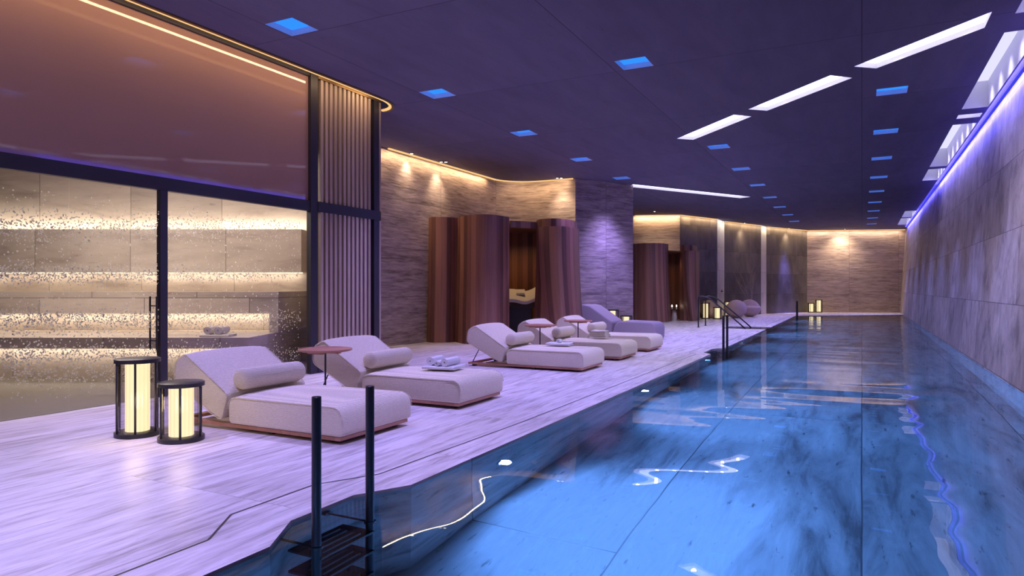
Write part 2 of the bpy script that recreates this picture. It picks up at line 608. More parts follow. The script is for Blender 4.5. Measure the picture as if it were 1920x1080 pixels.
def wall(name, plan, z0, z1, mat, out, thick=0.2, u0=0.0, label='', cat='wall', topx=None):
    """wall over a plan polyline; the listed points are the visible face, `out` (+1/-1) says on which side the thickness lies.
    UV in metres: along the wall, and height."""
    bm = bmesh.new()
    uv = bm.loops.layers.uv.new('UVMap')
    n = len(plan)
    P = [Vector((p[0], p[1])) for p in plan]
    nor = []
    for i in range(n):
        d = (P[min(i + 1, n - 1)] - P[max(i - 1, 0)]).normalized()
        nor.append(Vector((d.y, -d.x)) * out)
    us = [u0]
    for i in range(1, n):
        us.append(us[-1] + (P[i] - P[i - 1]).length)
    T = [Vector((p[0], p[1])) for p in (topx or plan)]

    def V(i, z, back):
        b = (P if z == z0 else T)[i]
        q = b + nor[i] * thick if back else b
        return bm.verts.new((q.x, q.y, z))
    f0 = [V(i, z0, 0) for i in range(n)]; f1 = [V(i, z1, 0) for i in range(n)]
    b0 = [V(i, z0, 1) for i in range(n)]; b1 = [V(i, z1, 1) for i in range(n)]
    for i in range(n - 1):
        for quad, zz in (((f0[i], f0[i + 1], f1[i + 1], f1[i]), (z0, z0, z1, z1)),
                         ((b0[i], b0[i + 1], b1[i + 1], b1[i]), (z0, z0, z1, z1)),
                         ((f1[i], f1[i + 1], b1[i + 1], b1[i]), (z1, z1, z1, z1)),
                         ((f0[i], f0[i + 1], b0[i + 1], b0[i]), (z0, z0, z0, z0))):
            f = bm.faces.new(quad)
            for l, u, z in zip(f.loops, (us[i], us[i + 1], us[i + 1], us[i]), zz):
                l[uv].uv = (u, z)
    for i in (0, n - 1):
        f = bm.faces.new((f0[i], b0[i], b1[i], f1[i]))
        for l, u, z in zip(f.loops, (0, thick, thick, 0), (z0, z0, z1, z1)):
            l[uv].uv = (u, z)
    bmesh.ops.recalc_face_normals(bm, faces=bm.faces[:])
    o = obj(name, bm, mat, smooth=n > 4, sharp=35)
    if label:
        struct(o, label, cat)
    return o


def catmull(pts, seg=5):
    P = [Vector(p) for p in pts]
    out = []
    for i in range(len(P) - 1):
        a = P[max(i - 1, 0)]; b = P[i]; c = P[i + 1]; d = P[min(i + 2, len(P) - 1)]
        for k in range(seg):
            t = k / seg
            out.append(0.5 * ((2 * b) + (c - a) * t + (2 * a - 5 * b + 4 * c - d) * t * t + (3 * b - a - 3 * c + d) * t ** 3))
    out.append(P[-1])
    return out


def fill_polygon(bm, loops, z):
    """flat face set with holes"""
    es = []
    for lp in loops:
        vs = [bm.verts.new((p[0], p[1], z)) for p in lp]
        for i in range(len(vs)):
            es.append(bm.edges.new((vs[i], vs[(i + 1) % len(vs)])))
    bmesh.ops.triangle_fill(bm, use_beauty=True, use_dissolve=False, edges=es)
    return bm


# ------------------------------------------------------------------ plan of the hall
EDGE = [(-2.65, -4.0), (-2.65, 2.50), (-2.84, 2.83), (-2.84, 3.36), (-2.65, 3.71), (-2.65, 13.75), (-2.84, 14.0), (-2.84, 15.0),
        (-2.65, 15.3), (-2.68, 22.7), (-4.0, 22.7), (-4.0, 24.1), (-2.69, 24.1), (-2.74, 31.5), (-2.78, 34.5)]
POOL_END = (1.84, 38.3)
RW0, RW1 = 1.80, 2.07          # pool side wall: at the water, at the ceiling (it leans outward)
COVE = [(-6.95, -4.0), (-6.95, 8.75)] + [(-7.45 + 0.5 * math.cos(a), 8.95 + 0.68 * math.sin(a)) for a in [math.radians(x) for x in range(0, 91, 9)]] + [(-8.2, 9.64), (-12.5, 9.64)]

# deck
bm = bmesh.new()
deck_poly = EDGE + [POOL_END, (2.3, 38.55), (2.3, 42.5), (-12.5, 42.5), (-12.5, -4.0)]
fill_polygon(bm, [deck_poly], 0.0)
for f in bm.faces:
    if f.normal.z < 0:
        f.normal_flip()
struct(obj('floor', bm, M['deck']), 'pale travertine deck beside the pool', 'floor')

# pool basin: side wall following the edge, end walls and floor
bm = bmesh.new()
path = EDGE + [POOL_END, (RW0 - 0.1, 38.3), (RW0 - 0.1, -4.0)]
top = [bm.verts.new((x, y, 0.0)) for x, y in path]
bot = [bm.verts.new((x, y, -1.35)) for x, y in path]
for i in range(len(path) - 3):
    bm.faces.new((top[i], top[i + 1], bot[i + 1], bot[i]))
i = len(path) - 1
bm.faces.new((top[i], top[0], bot[0], bot[i]))
fill_polygon(bm, [[(x, y) for x, y in EDGE + [(RW0 + 0.05, 38.4), (RW0 + 0.05, -4.0)]]], -1.35)
bmesh.ops.recalc_face_normals(bm, faces=bm.faces[:])
struct(obj('floor_pool', bm, M['pool']), 'travertine basin of the swimming pool under the water', 'pool')

# water
bm = bmesh.new()
fill_polygon(bm, [EDGE + [POOL_END, (RW0 + 0.02, 38.3), (RW0 + 0.02, -4.0)]], -0.02)
for f in bm.faces:
    if f.normal.z < 0:
        f.normal_flip()
struct(obj('water', bm, M['water']), 'still blue-lit pool water with long ripples', 'water')

# overflow slot beside the pool: a narrow dark strip let into the deck
bm = bmesh.new()
JOINT = [(-3.0, -4.0), (-3.0, 2.42), (-3.22, 2.75), (-3.22, 3.42), (-3.0, 3.82), (-2.93, 6.0), (-2.90, 13.6), (-3.1, 13.9), (-3.1, 15.1), (-2.92, 15.45), (-2.93, 22.5)]
for seg in (JOINT, [(-2.96, 24.3), (-3.0, 34.3)]):
    for (x0, y0), (x1, y1) in zip(seg, seg[1:]):
        d = Vector((x1 - x0, y1 - y0, 0)).normalized()
        nrm = Vector((-d.y, d.x, 0)) * 0.007
        a = Vector((x0, y0, 0.0015)); b = Vector((x1, y1, 0.0015))
        bm.faces.new([bm.verts.new(v) for v in (a - nrm, b - nrm, b + nrm, a + nrm)])
for f in bm.faces:
    f.normal_update()
    if f.normal.z < 0:
        f.normal_flip()
struct(obj('trim_1', bm, M['frame']), 'narrow dark overflow slot along the pool edge', 'drain')

# steps in the stair notch
bm = bmesh.new()
for k in range(4):
    box(bm, -3.98 + 0.32 * k, -3.66 + 0.32 * k, 22.71, 24.09, -1.35, -0.22 - 0.22 * k)
struct(obj('floor_steps', bm, M['pool']), 'submerged stone steps in the notch under the sloping handrails', 'steps')

# ceiling with its recesses cut out
SQ = []
for k in range(0, 5):
    SQ.append(('L', k, -6.03, 6.03 + 3.13 * k))
for k, y in enumerate([9.16, 15.42, 18.55, 21.68, 24.81, 27.94, 31.07, 34.2]):
    SQ.append(('M', k, -2.80, y))
for k in range(9):
    SQ.append(('R', k, 0.42, 12.29 + 3.13 * k))
HID_FILL = [(-6.03, 2.9), (-6.03, -0.2), (-2.8, 6.03), (-2.8, 2.9), (-2.8, -0.2), (0.42, 2.9), (0.42, -0.2)]   # unseen, added as fill: the same rows go on over and behind the camera
S = 0.215
SLOTS = [
    ('slot', [(-0.10, 10.69), (0.18, 10.92), (1.30, 9.80), (1.30, 9.27)], 'white slanting slot light, the one nearest the pool wall skylights'),
    ('slot', [(-1.754, 12.41), (-1.475, 12.66), (-0.126, 11.25), (-0.408, 10.97)], 'white slanting slot light, middle one of the slanting row'),
    ('slot', [(-3.42, 14.17), (-3.14, 14.44), (-1.774, 12.95), (-2.04, 12.68)], 'white slanting slot light, farthest left of the slanting row'),
    ('slot', [(-6.08, 19.83), (-3.36, 24.36), (-3.74, 24.56), (-6.42, 20.12)], 'long slot light running from the travertine pillar over the stairs'),
    ('sky', [(1.54, 4.2), (1.92, 4.2), (1.92, 9.45), (1.54, 9.45)], 'ceiling skylight strip at the top right corner of the picture'),
    ('sky', [(1.54, 10.1), (1.92, 10.1), (1.92, 14.1), (1.54, 14.1)], 'longest bright skylight strip beside the pool wall'),
    ('sky', [(1.54, 14.55), (1.90, 14.55), (1.90, 14.86), (1.54, 14.86)], 'short skylight square between the two long strips by the pool wall'),
    ('sky', [(1.54, 15.38), (1.92, 15.38), (1.92, 20.44), (1.54, 20.44)], 'second long skylight strip beside the pool wall'),
    ('sky', [(1.55, 20.84), (1.93, 20.84), (1.93, 22.97), (1.55, 22.97)], 'short skylight strip just past the second long one by the pool wall'),
    ('sky', [(1.55, 31.75), (1.95, 31.75), (1.95, 34.5), (1.55, 34.5)], 'nearer of the two small skylights at the far end of the pool wall'),
    ('sky', [(1.55, 34.95), (1.95, 34.95), (1.95, 38.4), (1.55, 38.4)], 'farther of the two small skylights at the far end of the pool wall'),
]
FILL_SLOTS = [[(-3.6, -1.0), (-3.3, -0.7), (-1.9, -2.1), (-2.2, -2.4)], [(-5.9, 4.0), (-5.6, 4.3), (-4.9, 3.6), (-5.2, 3.3)]]  # unseen slots over and behind the camera, added as fill light
holes = [[(x - S, y - S), (x + S, y - S), (x + S, y + S), (x - S, y + S)] for x, y in [(q[2], q[3]) for q in SQ] + HID_FILL]
holes += [q[1] for q in SLOTS] + FILL_SLOTS[:1]
bm = bmesh.new()
fill_polygon(bm, [COVE + [(-12.5, 42.5), (2.3, 42.5), (2.3, -4.0)]] + holes, HC)
for f in bm.faces:
    if f.normal.z > 0:
        f.normal_flip()
struct(obj('ceiling', bm, M['ceil']), 'dark fair-faced concrete ceiling', 'ceiling')


def recess(name, poly, depth, diff, label, cat, group):
    cx = sum(p[0] for p in poly) / len(poly); cyy = sum(p[1] for p in poly) / len(poly)
    t = thing(name, label, cat, (cx, cyy, HC), 0, group)
    bm = bmesh.new()
    n = len(poly)
    lo = [bm.verts.new((p[0] - cx, p[1] - cyy, 0)) for p in poly]
    hi = [bm.verts.new((p[0] - cx, p[1] - cyy, depth)) for p in poly]
    for i in range(n):
        bm.faces.new((lo[i], lo[(i + 1) % n], hi[(i + 1) % n], hi[i]))
    obj('housing', bm, M['housing'], t)
    bm = bmesh.new()
    bm.faces.new([bm.verts.new((p[0] - cx, p[1] - cyy, depth)) for p in poly])
    for f in bm.faces:
        f.normal_update()
        if f.normal.z > 0:
            f.normal_flip()
    obj('diffuser', bm, diff, t)
    return t


ORD = ['first', 'second', 'third', 'fourth', 'fifth', 'sixth', 'seventh', 'eighth', 'ninth']
ROWN = {'L': 'row above the loungers', 'M': 'middle ceiling row', 'R': 'row nearest the skylights'}
sq0 = None
for row, k, x, y in SQ:
    lab = f'blue ceiling recess, {ORD[k]} from the front in the {ROWN[row]}'
    if sq0 is None:
        sq0 = recess('ceiling_light', [(x - S, y - S), (x + S, y - S), (x + S, y + S), (x - S, y + S)], 0.075, M['blue_diff'], lab, 'ceiling light', 'blue square ceiling lights')
    else:
        dup(sq0, (x, y, HC), 0, lab)
    col = {'L': (0.38, 0.31, 1.0), 'M': (0.32, 0.28, 1.0), 'R': (0.24, 0.28, 1.0)}[row]
    lamp('SPOT', (x, y, HC + 0.05), P_SQUARE, col, angle=80, blend=1.0, radius=0.06, rotz=0)
for x, y in HID_FILL:
    dup(sq0, (x, y, HC), 0, 'blue square ceiling recess overhead, added unseen for fill light beyond the front of the picture', 'added blue square fill lights overhead')
    lamp('SPOT', (x, y, HC + 0.05), P_SQUARE, (0.42, 0.36, 1.0), angle=80, blend=1.0, radius=0.06, rotz=0)
for kind, poly, lab in SLOTS:
    dep = 0.07 if kind == 'slot' else 0.45
    recess('slot_light' if kind == 'slot' else 'skylight', poly, dep, M['slot_diff'] if kind == 'slot' else M['sky_diff'],
           lab, 'ceiling light' if kind == 'slot' else 'skylight', 'white slot lights' if kind == 'slot' else 'skylights along the pool wall')
    cx = sum(p[0] for p in poly) / 4; cyy = sum(p[1] for p in poly) / 4
    a = Vector(poly[0]); b = Vector(poly[1]); d = Vector(poly[3])
    v = b - a; w = d - a
    lng = v if v.length > w.length else w
    k = max(1, round(lng.length / 0.8))
    pw = P_SLOT if kind == 'slot' else 0.32 * P_SLOT
    for q in range(k):
        f = (q + 0.5) / k - 0.5
        lamp('SPOT', (cx + lng.x * f, cyy + lng.y * f, HC + dep * (0.6 if kind == 'slot' else 0.9)), pw * lng.length / 2.0 / k, LAV, angle=160 if kind == 'slot' else 100, blend=1.0, radius=0.05, rotz=0)
recess('slot_light', FILL_SLOTS[0], 0.07, M['slot_diff'], 'white slanting slot light overhead, added unseen for fill light beyond the front of the picture', 'ceiling light', 'white slot lights')
lamp('SPOT', (-2.75, -1.55, HC + 0.04), P_SLOT, LAV, angle=160, blend=1.0, radius=0.06, rotz=0)

# ------------------------------------------------------------------ walls
wall('wall_right', [(RW0 - 0.09, -4.0), (RW0 - 0.09, 12.0), (RW0 - 0.09, 26.0), (RW0 - 0.09, 42.5)], -1.4, HC + 0.05, M['wall_right'], 1, 0.25,
     label='long travertine wall along the pool, washed blue at the top', topx=[(RW1, -4.0), (RW1, 12.0), (RW1, 26.0), (RW1, 42.5)])
wall('wall_far', [(-2.62, 39.92), (2.3, 41.75)], 0, HC, M['wall_pale'], -1, 0.2, u0=0.35, label='banded travertine wall closing the far end of the hall')
wall('wall_rear', [(-12.5, -3.9), (2.3, -3.9)], -1.4, HC + 0.3, M['wall'], 1, 0.1, label='travertine wall behind the viewer')
SL = [(-6.87, 29.03), (-5.80, 31.60)]
wall('wall_slate_1', SL, 0, HC, M['slate'], -1, 0.2, label='dark slate wall panel beside the farther wooden pod')
wall('wall_marble_1', [(-5.80, 31.60), (-5.69, 32.75)], 0, HC, M['marble'], -1, 0.2, u0=0.3, label='white marble reveal to the left of the bare branches')
wall('wall_slate_2', [(-5.69, 32.75), (-4.457, 35.83)], 0, HC, M['slate'], -1, 0.2, u0=0.8, label='dark slate wall panel behind the bare branches and egg chairs')
wall('wall_marble_2', [(-4.457, 35.83), (-4.30, 36.57)], 0, HC, M['marble'], -1, 0.2, u0=1.1, label='white marble reveal to the right of the egg chairs')
wall('wall_slate_3', [(-4.30, 36.57), (-2.62, 39.92)], 0, HC, M['slate'], -1, 0.2, u0=0.4, label='dark slate wall panel next to the far travertine wall')
wall('wall_niche', [(-11.0, 27.40), (-8.68, 28.33), (-6.87, 29.03)], 0, HC, M['wall_pale'], -1, 0.2, label='warm-lit travertine wall behind the farther wooden pod')
wall('wall_pillar', [(-7.20, 17.98), (-6.13, 19.96), (-6.50, 20.25), (-11.0, 22.0)], 0, HC, M['wall_pillar'], -1, 0.2, u0=0.0, label='projecting travertine pillar between the two wooden pods')
bw = [(-9.38, 9.65), (-9.36, 12.2), (-9.34, 15.0), (-9.33, 16.7)] + [(-8.33 - 1.0 * math.cos(a), 16.95 + 1.0 * math.sin(a)) for a in [math.radians(x) for x in range(10, 90, 10)]] + [(-8.33, 17.96), (-7.20, 17.98)]
wall('wall_left', bw, 0, HC, M['wall'], -1, 0.2, u0=0.9, label='travertine wall curving behind the nearer wooden pod')


def cove(name, pts, z, label, mat, group, lamp_out=None, power=P_COVE, col=WARM, sec=0.022, tilt=0.35):
    bm = bmesh.new()
    for a, b in zip(pts, pts[1:]):
        d = (Vector(b) - Vector(a)); L = d.length; an = math.atan2(d.y, d.x)
        box(bm, 0, L + 0.004, -sec, sec, z - 0.015, z + 0.015, Matrix.Translation((a[0], a[1], 0)) @ Matrix.Rotation(an, 4, 'Z'))
    o = obj(name, bm, mat)
    tag(o, label, 'light strip', group)
    return o


# warm strips where the walls meet the ceiling
off = lambda pts, d: [(p[0] + d[0], p[1] + d[1]) for p in pts]
G = 'warm light strips along the tops of the walls'
wl = [(x + 0.04, y) for x, y in bw[1:4]] + [(x + 0.03, y - 0.03) for x, y in bw[4:12]] + [(bw[12][0], bw[12][1] - 0.04), (-7.26, 17.93)]
cove('cove_light', wl, HC - 0.015, 'warm light strip along the top of the curved wall behind the nearer pod', M['led_cove'], G)
cove('cove_light', [(-8.6, 28.31), (-6.85, 28.98)], HC - 0.015, 'warm light strip above the farther wooden pod', M['led_cove'], G)
cove('cove_light', [(-6.83, 29.02), (-5.77, 31.57)], HC - 0.015, 'warm light strip above the slate panel beside the farther pod', M['led_cove'], G)
cove('cove_light', [(-5.65, 32.73), (-4.42, 35.80)], HC - 0.015, 'warm light strip above the slate panel behind the bare branches', M['led_cove'], G)
cove('cove_light', [(-4.26, 36.56), (-2.60, 39.87)], HC - 0.015, 'warm light strip above the slate panel next to the far wall', M['led_cove'], G)
cove('cove_light', [(-2.56, 39.90), (2.03, 41.60)], HC - 0.015, 'warm light strip along the top of the far travertine wall', M['led_cove'], G)
strip_lamp((-9.22, 10.0), (-9.22, 16.6), HC - 0.05, (-1, 0), P_COVE, WARM, tilt=0.1)
strip_lamp((-8.9, 17.3), (-7.4, 17.85), HC - 0.05, (-0.2, 1), P_COVE, WARM)
strip_lamp((-8.6, 28.2), (-6.8, 28.9), HC - 0.05, (-0.36, 0.93), P_COVE * 1.4, WARM)
strip_lamp((-6.70, 29.1), (-5.68, 31.5), HC - 0.05, (-0.93, 0.36), P_COVE * 1.0, WARM)
strip_lamp((-5.50, 32.8), (-4.3, 35.7), HC - 0.05, (-0.93, 0.36), P_COVE * 1.0, WARM)
strip_lamp((-4.15, 36.6), (-2.5, 39.7), HC - 0.05, (-0.93, 0.36), P_COVE * 1.0, WARM)
strip_lamp((-2.5, 39.78), (1.9, 41.4), HC - 0.05, (-0.36, 0.93), P_COVE * 1.0, (1.0, 0.74, 0.52), tilt=0.15)
strip_lamp((-5.50, 31.75), (-5.42, 32.6), HC - 0.05, (-1, 0.05), P_COVE * 0.8, (1.0, 0.9, 0.75), tilt=0.5)  # added to brighten the first marble reveal; no strip sits above it
strip_lamp((-4.2, 35.95), (-4.1, 36.45), HC - 0.05, (-1, 0.2), P_COVE * 1.0, (1.0, 0.85, 0.62), tilt=0.5)  # likewise added, brightens the second marble reveal without a strip
# blue wash along the top of the pool wall
cove('wall_washer', [(RW1 - 0.03, 9.0), (RW1 - 0.03, 40.5)], HC + 0.012, 'blue light strip along the top of the pool wall', M['led_blue'], None)
for y0, y1, pw in ((-3.5, 9, 3), (9, 16, 13), (16, 24, 12), (24, 31, 4), (31, 40, 9)):
    strip_lamp((RW1 - 0.14, y0), (RW1 - 0.14, y1), HC - 0.03, (1, 0), pw * 1.1, (0.10, 0.09, 1.0), tilt=3.0)

# ceiling downlights: small twin spots near the walls
dl0 = None
for (x, y, tgt, two, lab) in (
        (-9.20, 12.90, (-9.36, 12.9, 2.0), False, 'single small warm downlight near the slatted screen'),
        (-9.12, 14.12, (-9.36, 14.2, 2.0), True, 'twin warm downlight over the left side of the nearer wooden pod'),
        (-7.56, 17.66, (-7.55, 17.96, 2.2), True, 'twin warm downlight beside the travertine pillar'),
        (-7.45, 27.14, (-7.6, 28.7, 2.0), False, 'single small downlight over the farther wooden pod'),
        (-4.95, 33.9, (-5.12, 34.15, 2.0), False, 'small downlight over the bare branches'),
        (-3.35, 38.0, (-3.52, 38.15, 2.0), False, 'small downlight over the blue patch on the far slate panel'),
        (-0.80, 39.9, (-0.95, 40.5, 1.6), False, 'small downlight grazing the far travertine wall')):
    t = thing('downlight', lab, 'ceiling light', (x, y, HC), 0, 'small warm downlights')
    for dx in ((-0.05, 0.05) if two else (0.0,)):
        bm = lathe(bmesh.new(), [(0.048, 0.0), (0.048, -0.02), (0.036, -0.02)], 16, (dx, dx * 0.5, 0), cap=False)
        obj('rim', bm, M['black'], t, smooth=True, sharp=30)
        bm = lathe(bmesh.new(), [(0.0, -0.017), (0.036, -0.017)], 16, (dx, dx * 0.5, 0), cap=False)
        obj('lens', bm, M['spot'], t)
    lamp('SPOT', (x, y, HC - 0.04), P_DOWN * (2.4 if y > 39 else 1.1 if y > 30 else 1.0 if two else 0.75), (1.0, 0.74, 0.50), target=tgt, angle=125 if y > 39 else 84, blend=1.0, radius=0.03)
lamp('SPOT', (-3.1, 37.7, HC - 0.1), 1500, (0.22, 0.20, 1.0), target=(-3.5, 38.05, 0.6), angle=34, blend=1.0, radius=0.15)
lamp('SPOT', (-5.9, 18.5, HC - 0.1), 260, (0.30, 0.25, 1.0), target=(-6.55, 19.1, 1.4), angle=50, blend=1.0, radius=0.1)

# ------------------------------------------------------------------ steam room
GX = -7.43
UX, WX = (0.88993, 0.45609), (-0.45609, 0.88993)    # bench direction and the direction into the room


def SR(l, d):
    return (l * UX[0] + d * WX[0], l * UX[1] + d * WX[1])


SM = Matrix(((UX[0], WX[0], 0, 0), (UX[1], WX[1], 0, 0), (0, 0, 1, 0), (0, 0, 0, 1)))   # x along the benches, y into the room
wall('wall_steam_back', [SR(-15.5, 12.0), SR(-3.2, 12.0)], 0, 3.5, M['steam'], -1, 0.15, label='beige stone back wall of the steam room behind the glass')
wall('wall_steam_side', [SR(-3.25, 12.0), (GX - 0.12, 7.95)], 0, 3.5, M['steam'], -1, 0.1, label='stone side wall of the steam room behind the slatted screen')
bm = bmesh.new()
fill_polygon(bm, [[(GX - 0.09, -3.9), (GX - 0.09, 8.0), SR(-3.1, 12.1), SR(-15.5, 12.1), (-20, -3.9)]], 3.5)
struct(obj('ceiling_steam', bm, M['steam']), 'stone ceiling inside the steam room', 'ceiling')
wall('wall_steam_end', [(GX - 0.1, -3.5), SR(-15.5, 12.0)], 0, 3.5, M['steam'], -1, 0.1, label='stone wall of the steam room beyond the left of the picture')
bm = bmesh.new()
fill_polygon(bm, [[(-12.4, 9.3), (-7.4, 8.0), (GX - 0.02, 8.0), (GX - 0.02, -3.9), (-20, -3.9), SR(-15.5, 12.1)]], 0.004)
for f in bm.faces:
    if f.normal.z < 0:
        f.normal_flip()
struct(obj('floor_steam', bm, M['steam']), 'stone floor of the steam room', 'floor')
bm = box(bmesh.new(), -12.6, -6.8, -4, 9.66, 4.72, 4.8)
struct(obj('ceiling_cove', bm, M['ceil']), 'ceiling pocket above the steam room glass', 'ceiling')
# side of the block above/behind the slats
wall('wall_steam_block', [(GX - 0.06, 7.95), (GX - 0.06, 9.25), (GX - 0.14, 9.48), (GX - 0.42, 9.60), (-9.4, 9.62)], 0, 4.72, M['brown'], -1, 0.05, label='brown wall behind the vertical slats')


def uvbox(bm, x0, x1, y0, y1, z0, z1, mat=None):
    """box with UVs in metres on each face"""
    uv = bm.loops.layers.uv.verify()
    n0 = len(bm.faces)
    box(bm, x0, x1, y0, y1, z0, z1)
    bm.faces.ensure_lookup_table()
    for f in bm.faces[n0:]:
        f.normal_update()
        a = max(range(3), key=lambda i: abs(f.normal[i]))
        for l in f.loops:
            c = l.vert.co
            l[uv].uv = ((c.y, c.z), (c.x, c.z), (c.x, c.y))[a]
    if mat is not None:
        bmesh.ops.transform(bm, matrix=mat, verts=list({v for f in bm.faces[n0:] for v in f.verts}))
    return bm


def tier(label, parts, led, leglab=None):
    t = thing('stone_bench', label, 'bench', (0, 0, 0), 0, 'tiered stone benches of the steam room')
    for nm, (l0, l1, d0, d1, z0, z1) in parts:
        obj(nm, uvbox(bmesh.new(), l0, l1, d0, d1, z0, z1, SM), M['steam'], t)
    l0, l1, d, z = led
    obj('light_strip', box(bmesh.new(), l0, l1, d - 0.012, d + 0.012, z - 0.012, z + 0.012, SM), M['led_warm'], t)
    return t


tier('upper stone tier, a thick block floating on the steam room back wall', [('block', (-10, -3.535, 11.45, 11.99, 1.568, 2.284)), ('backing', (-10, -3.45, 11.80, 11.99, 1.245, 1.567))], (-9.9, -3.60, 11.74, 1.56))
tier('middle stone tier with a recess lit from above, behind the glass door', [('block', (-10, -3.56, 10.40, 11.99, 0.91, 1.243)), ('back_panel', (-10, -3.71, 11.0, 11.99, 0.0, 0.91)), ('upright', (-3.70, -3.56, 10.40, 11.99, 0.621, 0.909))], (-9.9, -3.72, 10.94, 0.90))
tier('lowest stone tier, the seat with towels in the steam room', [('seat', (-10, -3.605, 9.35, 10.98, 0.47, 0.62)), ('back_panel', (-10, -3.74, 9.85, 10.98, 0.0, 0.469)), ('upright', (-3.73, -3.605, 9.35, 10.98, 0.0, 0.469))], (-9.9, -3.75, 9.79, 0.455))
# light strip lying on the upper tier, washing the back wall
bm = box(bmesh.new(), -9.9, -3.55, 11.90, 11.94, 2.286, 2.306, SM)
tag(obj('light_strip', bm, M['led_warm']), 'bright warm light strip lying on top of the upper stone tier', 'light strip')


def steam_lamp(l0, l1, d, z, direction, pw):
    a = SR(l0, d); b = SR(l1, d)
    x = Vector((UX[0], UX[1], 0))
    dv = Vector((WX[0] * direction[0], WX[1] * direction[0], direction[1])).normalized()
    zz = -dv
    yy = zz.cross(x)
    L = abs(l1 - l0)
    o = lamp('AREA', (0, 0, 0), pw * L, (1.0, 0.87, 0.71), size=L, size_y=0.03)
    cx, cyy = (a[0] + b[0]) / 2, (a[1] + b[1]) / 2
    o.matrix_world = Matrix(((x.x, yy.x, zz.x, cx), (x.y, yy.y, zz.y, cyy), (x.z, yy.z, zz.z, z), (0, 0, 0, 1)))


lamp('AREA', (-7.85, 7.25, 3.4), 10, (1.0, 0.86, 0.74), size=0.3, size_y=0.3, rotz=0)  # fill lamp without a fitting, added to lighten the bench ends
steam_lamp(-10, -3.55, 11.88, 2.30, (0.45, 1), P_STEAM * 0.9)
steam_lamp(-10, -3.62, 11.70, 1.54, (0.35, -1), P_STEAM * 0.35)
steam_lamp(-10, -3.74, 10.90, 0.885, (0.25, -1), P_STEAM * 0.4)
steam_lamp(-10, -3.76, 9.75, 0.44, (0.25, -1), P_STEAM * 0.4)
o = lamp('AREA', (-9.7, 5.6, 3.46), 110, (1.0, 0.88, 0.80), size=2.4, size_y=1.2, rotz=math.atan2(UX[1], UX[0]))  # added ambient fill under the steam room ceiling, no fitting there

# upper brown glass panel, transom, mullion, glass leaves
bm = uvbox(bmesh.new(), GX - 0.05, GX - 0.02, -4, 7.78, 2.62, 4.50)
struct(obj('window_1', bm, M['panel']), 'brown opaque glass panel above the transom, mirroring the ceiling lights', 'glass panel')
bm = box(bmesh.new(), GX - 0.012, GX + 0.0, 4.28, 5.33, 0.012, 2.48)
door = struct(obj('door_1', bm, M['glass']), 'clear glass steam room door leaf with the tall handle', 'door')
bm = bmesh.new()
for x in (0.055, -0.065):
    tube(bm, [(GX + x, 5.235, 0.57), (GX + x, 5.235, 1.20)], 0.011, 12)
for z in (0.68, 1.09):
    tube(bm, [(GX - 0.065, 5.235, z), (GX + 0.055, 5.235, z)], 0.007, 8)
obj('door_handle', bm, M['black'], door, smooth=True, sharp=40)
bm = box(bmesh.new(), GX - 0.012, GX, -4, 4.268, 0.012, 2.48)
struct(obj('window_2', bm, M['glass']), 'fogged fixed steam room glass at the left edge of the picture', 'window')
bm = box(bmesh.new(), GX - 0.012, GX, 5.40, 7.80, 0.012, 2.48)
struct(obj('window_3', bm, M['glass']), 'fogged fixed steam room glass behind the first lounger', 'window')
bm = bmesh.new()
box(bm, GX - 0.06, GX + 0.02, -4, 7.93, 2.465, 2.62)
box(bm, GX - 0.05, GX + 0.02, 5.31, 5.405, 0.0, 2.47)
box(bm, GX - 0.05, GX + 0.035, 7.78, 7.93, 0.0, 4.62)
box(bm, GX - 0.06, GX + 0.02, -4, 7.93, 4.50, 4.62)
bevel(bm, 0.006, 1)
struct(obj('trim_2', bm, M['frame']), 'dark metal frame of the steam room glass front', 'frame')
# bronze lip of the ceiling edge with its warm strip
bm = bmesh.new()
cv = COVE[1:-2]
cv = [COVE[0]] + cv
for a, b in zip(cv, cv[1:]):
    d = Vector(b) - Vector(a)
    an = math.atan2(d.y, d.x)
    box(bm, 0, d.length + 0.003, -0.012, 0.03, HC - 0.02, HC + 0.06, Matrix.Translation((a[0], a[1], 0)) @ Matrix.Rotation(an, 4, 'Z'))
struct(obj('trim_3', bm, M['bronze']), 'bronze lip following the rounded ceiling edge above the steam room', 'trim')
cin = [(x - 0.055, y) for x, y in cv[:2]] + [(-7.45 + 0.44 * math.cos(a), 8.95 + 0.62 * math.sin(a)) for a in [math.radians(x) for x in range(0, 91, 9)]]
cove('cove_light', cin, HC - 0.002, 'warm light strip behind the bronze lip above the steam room', M['led_cove'], G, sec=0.02)
strip_lamp((-7.05, -3.5), (-7.05, 8.4), HC + 0.16, (-1, 0), 3, WARM, tilt=0.5)
strip_lamp((-7.10, 8.6), (-7.15, 9.3), HC + 0.16, (-1, -0.4), 4, WARM, tilt=0.5)

# slatted screen: pale vertical slats in a dark frame, rounding the corner
scr = thing('slatted_screen', 'screen of pale vertical wooden slats in a dark frame beside the steam room glass', 'screen', (GX, 7.93, 0))
LX, LY = GX, 7.93


def slats(z0, z1):
    bm = bmesh.new()
    k = 0
    y = 8.00
    while y < 9.24:
        if True:
            uvbox(bm, -0.03, 0.03, y - LY, y - LY + 0.056, z0, z1)
        y += 0.1035
    for k in range(12):
        a = math.radians(8 + 9.5 * k)
        m = Matrix.Translation((-0.40 + 0.40 * math.cos(a), 9.42 - LY + 0.20 * math.sin(a), 0)) @ Matrix.Rotation(a, 4, 'Z')
        uvbox(bm, -0.03, 0.028, -0.016, 0.016, z0, z1, m)
    return bm


